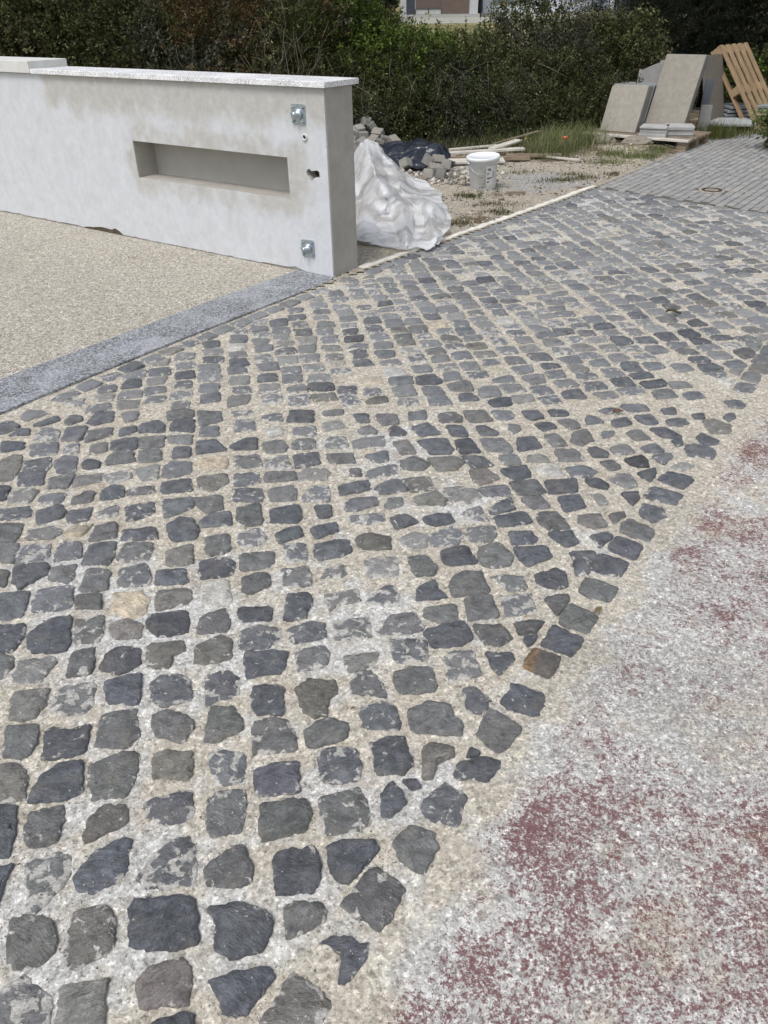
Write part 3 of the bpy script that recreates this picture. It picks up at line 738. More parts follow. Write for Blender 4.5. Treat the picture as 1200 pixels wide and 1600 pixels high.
def fan(y0, y1, ny, nx, xl, xh):
    "grid whose cells grow with the distance, x from xl(y) to xh(y)"
    ys = y0 + (y1 - y0) * (np.exp(np.linspace(0, 1, ny) * 2.2) - 1) / (math.e ** 2.2 - 1)
    t = np.linspace(0, 1, nx)
    X = np.array([xl(y) + (xh(y) - xl(y)) * t for y in ys]); Y = np.repeat(ys[:, None], nx, 1)
    i, j = np.meshgrid(np.arange(ny - 1), np.arange(nx - 1), indexing='ij'); a = i * nx + j
    F = np.stack([a, a + 1, a + nx + 1, a + nx], -1).reshape(-1, 4)
    return X.ravel(), Y.ravel(), F
def prune(V, F, keep, attrs):
    F = F[keep]; u, inv = np.unique(F, return_inverse=True)
    return V[u], inv.reshape(F.shape), {k: a[u] for k, a in attrs.items()}

def mortar_z(x, y):
    z = fbm(x * 9, y * 9, 3, 3) * .0035 + fbm(x * 60, y * 60, 3, 8) * .0032 - .0066
    return z
# ground to the horizon
def build_ground():
    ys = np.concatenate([np.linspace(-30, 12, 8), np.array([16, 20, 26, 34, 44, 60, 90, 150, 300, 700, 1500])])
    xs = np.array([-900, -300, -100, -40, -15, -6, 0, 6, 15, 40, 100, 300, 900.])
    V = []; 
    for y in ys:
        for x in xs:
            t = min(1, max(0, (y - 18) / 30)); V.append((x, y, -.06 + .62 * t * t * (3 - 2 * t)))
    n = len(xs); F = [(i * n + j, i * n + j + 1, (i + 1) * n + j + 1, (i + 1) * n + j) for i in range(len(ys) - 1) for j in range(n - 1)]
    b = NB('dry_grass_field')
    col = b.ramp(b.noise(.6, 6, .65), [(.3, (.10, .105, .045)), (.5, (.22, .20, .10)), (.7, (.33, .29, .17))])
    b.pbr(col, .95, b.bump(b.noise(8, 5), .05), .1)
    prop(link('ground', mesh(V, F, True), b.m), kind='structure')
build_ground()

# mortar bed of the cobbles
def build_bed():
    X, Y, F = fan(-0.6, 8.2, 620, 520, lambda y: min(-1.3, -.55 * y - .75), lambda y: xr(EDGE_R, y) + .25)
    Z = mortar_z(X, Y)
    d = X - xr(EDGE_R, Y)                                   # the sand thins out over the road
    dd = d * .81
    Z = Z - np.clip(dd - .02 + .05 * fbm(X * 7, Y * 7, 3, 21), 0, 1) * .10
    farv = (X - FAR[0][0]) * .719 + (Y - FAR[0][1]) * .695
    Z = np.where(farv > -.05, Z - .006, Z)
    r = np.clip(dd * 6 - .35, 0, .25) + blobs(X, Y, RED) * np.clip(dd * 10 - .3, 0, .8)
    g = .32 + .46 * blobs(X, Y, WHITE) + .22 * fbm(X * 1.7, Y * 1.7, 3, 5) + np.clip(Y - 5.2, 0, 2) * .16
    band = np.exp(-((dd - .05) / .09) ** 2); g = g - .50 * band - .10 * np.clip((Y - 1.2) * 1.5, 0, 1) * (Y < 4.5)
    bl = .05 + np.clip(dd * 3, 0, .15)
    A = {'mix': np.stack([r, g, bl], 1)}
    V = np.stack([X, Y, Z], 1)
    cx = X[F].mean(1); cy = Y[F].mean(1)
    V, F, A = prune(V, F, in_cobbles(cx, cy, .16), A)
    o = prop(link('cobbled_pavement', mesh(V, F, True, 'cobbled_pavement', A), M['dusty']), kind='structure')
    return o
PAVE = build_bed()

def build_road():
    X, Y, F = fan(-0.8, 9.5, 420, 560, lambda y: xr(EDGE_R, y) - .06, lambda y: 7.5)
    Z = -.0045 + fbm(X * 3, Y * 3, 3, 31) * .003 + fbm(X * 60, Y * 60, 2, 33) * .0012
    r = .37 + .42 * fbm(X * 3.1, Y * 3.1, 5, 41) + .36 * blobs(X, Y, RED) + .16 * np.exp(-((X - 1.05 - .55 * (Y - 1.5)) / .35) ** 2) * np.clip((Y - 1.2) * 2, 0, 1) * np.clip((3.4 - Y) * 2, 0, 1)
    near = np.clip((X - xr(EDGE_R, Y)) * 8, 0, 1)
    r = r * (.25 + .75 * near) - .10 * (1 - near)
    g = .66 + .35 * fbm(X * 1.8, Y * 1.8, 3, 43) - .5 * (1 - near) + .2 * blobs(X, Y, WHITE)
    bl = .24 + .38 * fbm(X * 2.1, Y * 2.1, 4, 47) + .10 * near
    far = (X - FAR[0][0]) * .719 + (Y - FAR[0][1]) * .695
    V = np.stack([X, Y, Z], 1); A = {'mix': np.stack([r, g, bl], 1)}
    V, F, A = prune(V, F, (far[F].max(1) < .1), A)
    prop(link('road', mesh(V, F, True, 'road', A), M['dusty']), kind='structure')
build_road()

# driveway, threshold strip, kerb
def prism(pts, z0, z1):
    n = len(pts); V = [(x, y, z0) for x, y in pts] + [(x, y, z1) for x, y in pts]
    F = [tuple(range(n))[::-1], tuple(range(n, 2 * n))] + [(i, (i + 1) % n, n + (i + 1) % n, n + i) for i in range(n)]
    return V, F
WC = Vector((-0.295, 4.903, 0)); WA = 0.618
WX = Vector((math.cos(WA), -math.sin(WA), 0)); WN = Vector((math.sin(WA), math.cos(WA), 0))   # along the wall to its free end / into the wall
def wl(x, y): return WC + WX * x + WN * y
def build_drive():
    a = wl(-9, .12); b2 = wl(-.05, .12)
    pts = [(-4.3, -0.1), (-1.74, 3.35), (-1.07, 4.34), (-.42, 4.97), (b2.x, b2.y), (a.x, a.y), (-9.5, 4)]
    V, F = prism(pts, -.05, .0); link_o = link('driveway', mesh(V, F), M['agg']); prop(link_o, kind='structure')
    # granite strip, two lengths with a fine joint
    o = None
    L = [(-3.95, -0.12), (-1.655, 3.0), (-1.14, 3.73), (-.72, 4.29), (-.36, 4.76), (-.27, 4.92)]
    R = [(-4.25, 0.10), (-1.80, 3.36), (-1.30, 4.04), (-.98, 4.50), (-.62, 4.96), (-.50, 5.10)]
    cuts = [(0, 3, 'a'), (3, 5, 'b')]
    par = empty('threshold_strip', (-1.2, 3.9, 0)); prop(par, 'dark grey granite threshold strip between the driveway and the cobbles', 'threshold')
    Lr = [Vector((x, y)) for x, y in L]; Rr = [Vector((x, y)) for x, y in R]
    for i0, i1, _ in cuts:
        l = Lr[i0:i1 + 1]; r = Rr[i0:i1 + 1]
        pts = [tuple(p - Vector((1.2 * 0, 0))) for p in l] + [tuple(p) for p in r[::-1]]
        e = .002
        V, F = prism([(x + 1.2, y - 3.9 - (e if (x, y) in (tuple(l[-1]), tuple(r[-1])) else 0)) for x, y in pts], -.04, .006)
        link('granite_slab', mesh(V, F), M['strip'], par)
    # kerb between dirt and cobbles
    K = [(-.10, 5.08), (.50, 5.79), (1.0, 6.37), (1.39, 6.83), (1.75, 7.27), (2.03, 7.62)]
    K2 = []
    for (ax_, ay_), (bx_, by_) in zip(K, K[1:]):
        for q in range(14): K2.append((ax_ + (bx_ - ax_) * q / 14, ay_ + (by_ - ay_) * q / 14))
    K = K2 + [K[-1]]; wd = .055; n = len(K); V = []; F = []
    for i, (x, y) in enumerate(K):
        d = Vector((K[min(i + 1, n - 1)][0] - K[max(i - 1, 0)][0], K[min(i + 1, n - 1)][1] - K[max(i - 1, 0)][1])).normalized(); nr = Vector((-d.y, d.x))
        z = .010 + random.uniform(-.003, .004); j0, j1 = random.uniform(-.006, .006), random.uniform(-.010, .008)
        for q, zz in ((j0, -.05), (j0, z - .006), (.008 + j0, z), (wd - .01 + j1, z), (wd + j1, z - .008), (wd + j1, -.05)): V.append((x + nr.x * q, y + nr.y * q, zz))
    for i in range(n - 1):
        for k in range(5): F.append((i * 6 + k, (i + 1) * 6 + k, (i + 1) * 6 + k + 1, i * 6 + k + 1))
    F.append((0, 1, 2, 3, 4, 5)); F.append(tuple((n - 1) * 6 + k for k in range(6))[::-1])
    prop(link('kerb', mesh(V, F, True), M['kerb']), kind='structure')
build_drive()

# ---------------------------------------------------------------- cobblestones
TINT = {'b': (.097, .104, .118), 'g': (.138, .139, .138), 'w': (.165, .158, .142), 'l': (.24, .235, .22), 'c': (.50, .43, .32), 'k': (.58, .56, .52), 'r': (.13, .12, .11), 'd': (.06, .061, .065)}
def chaikin(P, q=.2):
    out = []
    for i in range(len(P)):
        a, b = P[i], P[(i + 1) % len(P)]; out.append(a + (b - a) * q); out.append(a + (b - a) * (1 - q))
    return np.array(out)
def stone(P, tint, smear, seg=.009, h=.003, rough=.0028, grow=1.045, rnd=.085):
    P = np.asarray(P, float); P = P.mean(0) + (P - P.mean(0)) * grow; P = chaikin(P, rnd)
    out = []
    for i in range(len(P)):
        a, b = P[i], P[(i + 1) % len(P)]; n = max(1, int(round(np.linalg.norm(b - a) / seg)))
        for k in range(n): out.append(a + (b - a) * k / n)
    P = np.array(out); c = P.mean(0); n = len(P)
    d = P - c; L = np.linalg.norm(d, axis=1, keepdims=True) + 1e-9; u = d / L
    j = fbm(P[:, 0] * 60, P[:, 1] * 60, 3, 51)[:, None] * rough * 2.6 + RNG.normal(0, rough * .35, (n, 1))
    P = P + u * j
    tx, ty = RNG.normal(0, .022, 2)
    sz = float(L.mean()); cuts = []
    for _ in range(4):                                       # split faces and knocked-off corners
        a_ = RNG.uniform(0, 6.28); s_ = RNG.uniform(.06, .30); cuts.append((math.cos(a_) * s_, math.sin(a_) * s_, s_ * sz * RNG.uniform(.25, .95)))
    def top(Q):
        z = h + (Q[:, 0] - c[0]) * tx + (Q[:, 1] - c[1]) * ty
        for a_, b_, o_ in cuts: z = np.minimum(z, h + .0005 + o_ - (Q[:, 0] - c[0]) * a_ - (Q[:, 1] - c[1]) * b_)
        return np.maximum(z, h - .0045) + fbm(Q[:, 0] * 22, Q[:, 1] * 22, 3, 61) * .0030
    rings = []; E = []
    sc = min(1.0, float(L.mean()) / .045)
    for off, dz, e in ((.003, None, 1.0), (0, -.0032, 1.0), (-.0035 * sc, -.0007, .8), (-.012 * sc, .0, .25)):
        Q = P + u * off
        z = np.full(n, -.02) if dz is None else top(Q) + dz
        rings.append(np.column_stack([Q, z])); E += [e] * n
    Q = c + (P - c) * .60; rings.append(np.column_stack([Q, top(Q) + .0004])); E += [0.0] * n
    Q = c + (P - c) * .30; rings.append(np.column_stack([Q, top(Q) + .0008])); E += [0.0] * n
    rings.append(np.array([[c[0], c[1], float(top(c[None])[0]) + .001]])); E.append(0.0)
    V = np.vstack(rings); F = []
    for r in range(5):
        for k in range(n): F.append((r * n + k, r * n + (k + 1) % n, (r + 1) * n + (k + 1) % n, (r + 1) * n + k))
    ci = 6 * n
    for k in range(n): F.append((5 * n + k, 5 * n + (k + 1) % n, ci))
    t = np.array(tint) * RNG.uniform(.82, 1.2); t = t * (1 + RNG.normal(0, .014, 3))
    return V, F, np.tile(t, (len(V), 1)), np.array(E), np.full(len(V), float(smear))
def poly_area(P): return .5 * abs(np.sum(P[:, 0] * np.roll(P[:, 1], -1) - np.roll(P[:, 0], -1) * P[:, 1]))
def clip(P, a, d):
    "keep the part of polygon P left of the line through a with direction d"
    out = []; n = len(P); nr = np.array([-d[1], d[0]])
    for i in range(n):
        p, q = P[i], P[(i + 1) % n]; sp, sq = (p - a) @ nr, (q - a) @ nr
        if sp >= 0: out.append(p)
        if (sp >= 0) != (sq >= 0): out.append(p + (q - p) * sp / (sp - sq))
    return np.array(out) if len(out) > 2 else None
def seg_dirs(E):
    return [(np.array(E[i]), np.array(E[i + 1])) for i in range(len(E) - 1)]
def edge_point(E, s):
    for a, b in seg_dirs(E):
        L = np.linalg.norm(b - a)
        if s <= L: return a + (b - a) * s / L, (b - a) / L
        s -= L
    return None, None

STONES = []         # (polygon, class, smear)
for ln in STONE_DATA.strip().split('\n'):
    t = ln.split(); STONES.append((np.array([[int(q) / 1000 for q in v.split(',')] for v in t[1:]]), t[0][0], int(t[0][1])))
GIVEN = len(STONES)
def xleft(y): return -.60 - .42 * (y - .62)
def surveyed(x, y): return (y < 3.03) & (y > .60) & (x > xleft(y))
cell = {}
def put(P):
    c = P.mean(0); cell.setdefault((int(c[0] // .2), int(c[1] // .2)), []).append(P)
for P, _, _ in STONES: put(P)
def inside(p, P):
    c = False; n = len(P)
    for i in range(n):
        a, b = P[i], P[i - 1]
        if (a[1] > p[1]) != (b[1] > p[1]) and p[0] < (b[0] - a[0]) * (p[1] - a[1]) / (b[1] - a[1]) + a[0]: c = not c
    return c
def collides(P, grow=1.12):
    c = P.mean(0); G = c + (P - c) * grow
    for i in (-1, 0, 1):
        for j in (-1, 0, 1):
            for Q in cell.get((int(c[0] // .2) + i, int(c[1] // .2) + j), []):
                if np.linalg.norm(Q.mean(0) - c) > .17: continue
                if inside(c, Q) or inside(Q.mean(0), G) or any(inside(p, Q) for p in G) or any(inside(q, G) for q in Q): return True
    return False
def pick_class(y):
    u = random.random()
    if u < .50: k = 'b'
    elif u < .80: k = 'g'
    elif u < .91: k = 'w'
    elif u < .975: k = 'l'
    elif u < .985: k = 'c'
    else: k = 'k'
    return k, random.choice([0, 0, 1, 1, 1, 2, 2, 3])
def jit(P, s): return P + RNG.normal(0, s, P.shape)
# course laid along both edges
def border(E, side, s0, s1, wd, back):
    s = s0
    while s < s1:
        ln_ = random.uniform(.095, .125)
        p, d = edge_point(E, s)
        if p is None: break
        nr = np.array([-d[1], d[0]]) * side
        o = back
        P = np.array([p + nr * o, p + d * ln_ + nr * o, p + d * ln_ + nr * (o + wd), p + nr * (o + wd)])
        P = jit(P, .005)
        if side < 0: P = P[::-1]
        s += ln_ + random.uniform(.014, .028)
        c = P.mean(0)
        if surveyed(c[0], c[1]) or not in_cobbles(np.array(c[0]), np.array(c[1]), .02) or collides(P, 1.03): continue
        STONES.append((P, *pick_class(c[1]))); put(P)
border(EDGE_R, 1, 0.0, 11.5, .085, .02)
border(EDGE_L, -1, 0.0, 12.5, .080, .018)
E2 = [FAR[0], (FAR[0][0] + FAR[1][0] * 4, FAR[0][1] + FAR[1][1] * 4)]
border(E2, -1, 0.0, 4, .08, .03)
dcol = np.array([math.sin(math.radians(-10)), math.cos(math.radians(-10))]); ecol = np.array([dcol[1], -dcol[0]])
far_n = np.array([.719, .695])
for k in range(-26, 52):
    u0 = -.261 + .1218 * k; v = -2.2 + random.random() * .1
    while v < 9.2:
        ln_ = random.uniform(.066, .100)
        a, b2 = v, v + ln_
        bend = .05 * ((v - 3.2) / 3) * np.clip((u0 - .6) / 1.2, 0, 1) * (-1)       # the rows fan slightly towards the road
        wob = .012 * math.sin(v * 1.7 + k) + bend
        sh_ = random.gauss(0, .004); ul, ur = u0 + .013 + wob + sh_, u0 + .1218 - random.uniform(.009, .020) + wob + sh_
        P = np.array([ecol * ul + dcol * a, ecol * ur + dcol * a, ecol * ur + dcol * b2, ecol * ul + dcol * b2])
        P = jit(P, .0065); v = b2 + random.uniform(.019, .036)
        if random.random() < .6:
            q_ = random.randrange(4); P = np.insert(P, q_ + 1, (P[q_] + P[(q_ + 1) % 4]) / 2 + RNG.normal(0, .007, 2), axis=0)
        c = P.mean(0)
        if surveyed(c[0], c[1]) or not in_cobbles(np.array(c[0]), np.array(c[1]), .02): continue
        if 1.42 < c[0] < 1.72 and 3.03 < c[1] < 3.30 and random.random() < .75: continue      # stones buried in spilled sand
        # trim against the border courses
        for E, side, inset in ((EDGE_R, 1, .118), (EDGE_L, -1, .110)):
            for p, q in seg_dirs(E):
                d = (q - p) / np.linalg.norm(q - p)
                t = (c - p) @ d
                if -.1 < t < np.linalg.norm(q - p) + .1 and P is not None:
                    nr = np.array([-d[1], d[0]]) * side
                    P = clip(P, p + nr * inset, d * side)
            if P is None: break
        if P is not None: P = clip(P, np.array(FAR[0]) - far_n * .122, np.array([FAR[1][0], FAR[1][1]]) * -1)
        if P is None or poly_area(P) < .0016: continue
        if collides(P, 1.0): continue
        STONES.append((P, *pick_class(c[1]))); put(P)
def shown(P):
    c = P.mean(0); vis = 1 if (c[1] > .55 and abs(c[0]) < .5 * c[1] + .62 - .12 * (c[1] < 1)) else 0
    return vis * poly_area(P) / (c[0] ** 2 + c[1] ** 2 + 2.1) ** 1.25 * (1.45)
order = sorted(range(len(STONES)), key=lambda i: -shown(STONES[i][0]))
singles = set(order[:300]); rest = [[], [], [], [], []]; nb = 0; rnds = []; dust_sheens = []
def dusty(c): return float(np.clip((c[1] - .7) / 4.6, 0, 1)) * random.uniform(.25, 1.2)       # cement dust plus painted sky sheen, paler with distance
for i in order:
    P, k, sm = STONES[i]; c = P.mean(0); dist = math.hypot(c[0], c[1])
    A = poly_area(P)
    if i in singles:
        V, F, T, E, S = stone(P, TINT[k], sm, .007 if dist < 1.8 else .010, .0048 - .0015 * sm, grow=(1.07 if c[1] < 1.5 else 1.12) if i < GIVEN else 1.04, rnd=.085 if i < GIVEN else .12)
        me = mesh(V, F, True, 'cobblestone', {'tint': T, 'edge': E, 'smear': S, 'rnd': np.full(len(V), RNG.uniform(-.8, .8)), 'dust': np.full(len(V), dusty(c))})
        o = link('cobblestone', me, M['stone'], PAVE)
        if k in 'ck' and A > .004: o['label'] = 'pale cream cobblestone'
        if k == 'r':
            m_ = np.clip((-(V[:, :1] - c[0]) - .5 * (c[1] - V[:, 1:2]) + .012 * fbm(V[:, :1] * 60, V[:, 1:2] * 60, 3, 5)) / .018 + .3, 0, 1); T = T * (1 - m_) + np.array([[.20, .125, .065]]) * m_; me.attributes['tint'].data.foreach_set('color', np.hstack([T, np.ones((len(T), 1))]).astype(np.float32).ravel())
            o['label'] = 'cobblestone with a rusty brown side'
    else:
        V, F, T, E, S = stone(P, TINT[k], sm, .018 if dist < 5 else .026, .0046 - .0012 * sm, grow=1.03, rnd=.12)
        rest[0].append(V); rest[1] += [tuple(q + nb for q in f) for f in F]; rest[2].append(T); rest[3].append(E); rest[4].append(S); rnds.append(np.full(len(V), RNG.uniform(-.8, .8))); dust_sheens.append(np.full(len(V), dusty(c))); nb += len(V)
me = mesh(np.vstack(rest[0]), rest[1], True, 'cobbles', {'tint': np.vstack(rest[2]), 'edge': np.concatenate(rest[3]), 'smear': np.concatenate(rest[4]), 'rnd': np.concatenate(rnds), 'dust': np.concatenate(dust_sheens)})
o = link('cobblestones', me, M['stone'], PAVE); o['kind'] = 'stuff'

# loose grit on the joints
def scatter_chips(name, pts, s0, s1, tints, mat, flat=.6, parent=None):
    n = len(pts); base = np.array([(1, 0, 0), (-.5, .87, 0), (-.5, -.87, 0), (.2, .1, .9), (0, 0, -.6)])
    FT = np.array([(0, 1, 3), (1, 2, 3), (2, 0, 3), (1, 0, 4), (2, 1, 4), (0, 2, 4)])
    s = RNG.uniform(s0, s1, n) * RNG.uniform(.6, 1, n); a = RNG.uniform(0, 6.28, n)
    J = base[None] * (1 + RNG.normal(0, .28, (n, 5, 3))); J[:, :, 2] *= flat
    x = J[:, :, 0] * np.cos(a)[:, None] - J[:, :, 1] * np.sin(a)[:, None]; y = J[:, :, 0] * np.sin(a)[:, None] + J[:, :, 1] * np.cos(a)[:, None]
    V = np.stack([x * s[:, None] + pts[:, 0:1], y * s[:, None] + pts[:, 1:2], J[:, :, 2] * s[:, None] + pts[:, 2:3] + .25 * s[:, None] * flat], -1).reshape(-1, 3)
    F = (FT[None] + (np.arange(n) * 5)[:, None, None]).reshape(-1, 3)
    T = np.array(tints)[RNG.integers(0, len(tints), n)] * RNG.uniform(.7, 1.2, (n, 1)); T = np.repeat(T, 5, 0)
    o = link(name, mesh(V, F, False, name, {'tint': T}), mat, parent); return o
def grit():
    n = 60000; y = .45 + 3.4 * RNG.random(n) ** 1.8; x = (RNG.random(n) * 2 - 1) * (.62 * y + .45)
    k = x < xr(EDGE_R, y) + .25 * RNG.random(n) ** 2; x, y = x[k], y[k]
    dens = fbm(x * 5, y * 5, 3, 71); k = (dens + RNG.normal(0, .25, len(x)) > .02) & in_cobbles(x, y, .2); x, y = x[k], y[k]
    z = mortar_z(x, y)
    on = np.zeros(len(x), bool)
    for i, (px, py) in enumerate(zip(x, y)):
        for Q in cell.get((int(px // .2), int(py // .2)), []):
            if inside((px, py), Q): on[i] = True; break
    z = np.where(on, .004, z); keep = ~on | (RNG.random(len(x)) < .10)
    P = np.column_stack([x, y, z])[keep]
    o = scatter_chips('loose_grit', P, .0010, .0034, [(.62, .60, .55), (.5, .44, .35), (.72, .71, .68), (.38, .33, .27), (.13, .12, .115), (.30, .20, .13)], M['grit'])
    prop(o, 'loose pale sand grains and tiny chips lying over the cobbles and joints', 'grit', kind='stuff')
grit()

# ---------------------------------------------------------------- small pavers beyond
def kerb_side(X, Y):
    K = [(-9, -5.5), (-.10, 5.08), (.50, 5.79), (1.39, 6.83), (2.03, 7.62), (3.39, 9.46), (4.12, 10.45), (5.4, 12.2)]
    return X - xr(K, Y)

def build_pavers():
    root = link('paved_yard', mesh(*prism([(2.02, 7.60), (3.39, 9.46), (4.12, 10.45), (5.4, 12.2), (10.5, 12.2), (10.5, 2.0), (7.1, 2.35)], -.05, -.004)), mat_simple('joint_sand', (.12, .11, .095), .95, .3, 30, 60, .003)); prop(root, kind='structure')
    a = math.radians(37); d = Vector((math.sin(a), math.cos(a))); e = Vector((d.y, -d.x))
    tints = [(.30, .295, .285), (.27, .268, .262), (.33, .325, .31), (.285, .285, .285)]
    protos = []
    def pv_mesh(t):
        m = MB(); m.box(-.0305, .0305, -.0430, .0430, -.03, 0, bev=.004)
        return mesh(m.V, m.F, False, 'paver', {'tint': np.tile(np.array(t), (len(m.V), 1))})
    for t in tints: me = pv_mesh(t); me.materials.append(M['paver']); protos.append(me)
    S = Vector(FAR[0]); cand = []
    for i in range(-10, 120):
        for j in range(-15, 64):
            q = S + e * (.045 + i * .070) + d * (.06 + j * .095 + (.0475 if i % 2 else 0))
            if q.x > 8.0 or q.y > 11.6 or (Vector(q) - Vector((3.0, 7.34))).length < .115: continue
            if (q.x - FAR[0][0]) * .719 + (q.y - FAR[0][1]) * .695 < .035 or kerb_side(q.x, q.y) < -.03: continue
            cand.append(q)
    cand.sort(key=lambda q: (0 if abs(q.x) < .53 * q.y + .1 else 50) + q.length)
    rv = []; rf = []; rt = []
    box = MB(); box.box(-.0305, .0305, -.0430, .0430, -.03, 0, bev=.004); BV = [Vector(v) for v in box.V]
    for n_, q in enumerate(cand):
        z = .003 + random.gauss(0, .0016); rot = -a + random.gauss(0, .02)
        if n_ < 300:
            o = bpy.data.objects.new('paver', random.choice(protos)); COL.objects.link(o); o.parent = root
            o.location = (q.x, q.y, z); o.rotation_euler = (random.gauss(0, .012), random.gauss(0, .012), rot)
        else:
            Mx = Matrix.Translation((q.x, q.y, z)) @ Matrix.Rotation(rot, 4, 'Z') @ Matrix.Rotation(random.gauss(0, .012), 4, 'X')
            b0 = len(rv); rv += [Mx @ v for v in BV]; rf += [tuple(i + b0 for i in f) for f in box.F]; t = np.array(random.choice(tints)) * random.uniform(.85, 1.12); rt += [t] * len(BV)
    o = link('pavers', mesh(rv, rf, False, 'pavers', {'tint': np.array(rt)}), M['paver'], root); o['kind'] = 'stuff'
    # round access cover with a patch of sandy mortar round it
    m = MB(); m.lathe([(.112, -.004), (.110, .003), (.09, .005)], 28)
    t = empty('drain_cover', (3.0, 7.34, 0.0)); prop(t, 'small round rusty access cover set in the grey pavers', 'drain cover')
    m.build('collar', mat_simple('old_mortar', (.36, .33, .28), .9, .3, 20, 60), t)
    m = MB(); m.lathe([(.089, -.002), (.089, .010), (.072, .010), (.070, .004), (.0, .004)], 28); m.build('frame', mat_simple('rusty_iron', (.06, .045, .035), .7, .4, 40, 60, .002, .4), t)
    m = MB(); m.lathe([(.062, .0055), (.058, .0075), (0, .0075)], 24); m.build('lid', mat_simple('dusty_lid', (.27, .23, .19), .8, .3, 40, 60, .002), t)
build_pavers()

# ---------------------------------------------------------------- dirt behind the wall and the kerb
def dirt_z(X, Y):
    z = .012 + .022 * fbm(X * 1.6, Y * 1.6, 4, 81) + .010 * fbm(X * 9, Y * 9, 3, 83)
    # mound under the slab pallet, heap under the setts
    z = z + .07 * np.exp(-(((X - 2.9) / .55) ** 2 + ((Y - 9.5) / .35) ** 2))
    return z
def build_dirt():
    X, Y, F = fan(4.6, 13.5, 260, 330, lambda y: -9.0, lambda y: 7.0)
    Z = dirt_z(X, Y); ks = kerb_side(X, Y)
    Z = np.where(ks > -.25, Z * np.clip(-ks / .25, 0, 1) + .004, Z)
    r = .30 + .42 * fbm(X * 1.6, Y * 1.6, 4, 91) + .5 * np.clip((Y - 8.6) * .6, 0, .8) + .45 * np.exp(-((X - .75) ** 2 + (Y - 6.4) ** 2) / .12)
    g = .38 + .3 * fbm(X * 2.1, Y * 2.1, 3, 93) + .5 * np.exp(-(((X - 1.55) / .5) ** 2 + ((Y - 7.9) / .5) ** 2)) + .3 * np.exp(-((X - .6) ** 2 + (Y - 8.4) ** 2) / .2)
    bl = .12 + .42 * np.exp(-((X - .95) ** 2 / .1 + (Y - 6.95) ** 2 / .06)) + .5 * np.exp(-((X - 2.3) ** 2 / .5 + (Y - 8.75) ** 2 / .12)) + .35 * np.exp(-((X - .75) ** 2 / .05 + (Y - 6.3) ** 2 / .05))
    V = np.stack([X, Y, Z], 1); A = {'mix': np.stack([r, g, bl], 1)}
    c = V[F].mean(1); wy = (c[:, 0] - WC.x) * WN.x + (c[:, 1] - WC.y) * WN.y
    wx = (c[:, 0] - WC.x) * WX.x + (c[:, 1] - WC.y) * WX.y
    keep = (kerb_side(c[:, 0], c[:, 1]) < .03) & ~((wy < .13) & (wx < .02))
    V, F, A = prune(V, F, keep, A)
    prop(link('dirt_ground', mesh(V, F, True, 'dirt', A), M['dirt']), kind='structure')
    n = 16000; x = RNG.uniform(-.6, 4.4, n); y = RNG.uniform(5.1, 10.6, n)
    k = (kerb_side(x, y) < -.03) & (fbm(x * 2.2, y * 2.2, 3, 95) + RNG.normal(0, .2, n) > -.05) & ((y - 5.0) > -.9 * (x + .1)); x, y = x[k], y[k]
    P = np.column_stack([x, y, dirt_z(x, y)])
    prop(scatter_chips('gravel', P, .005, .022, [(.50, .46, .39), (.55, .53, .49), (.38, .33, .27), (.20, .18, .155), (.62, .61, .58), (.27, .20, .14), (.14, .11, .085)], M['grit']), 'loose pale gravel and broken stone scattered over the sandy dirt', 'gravel', kind='stuff')
build_dirt()

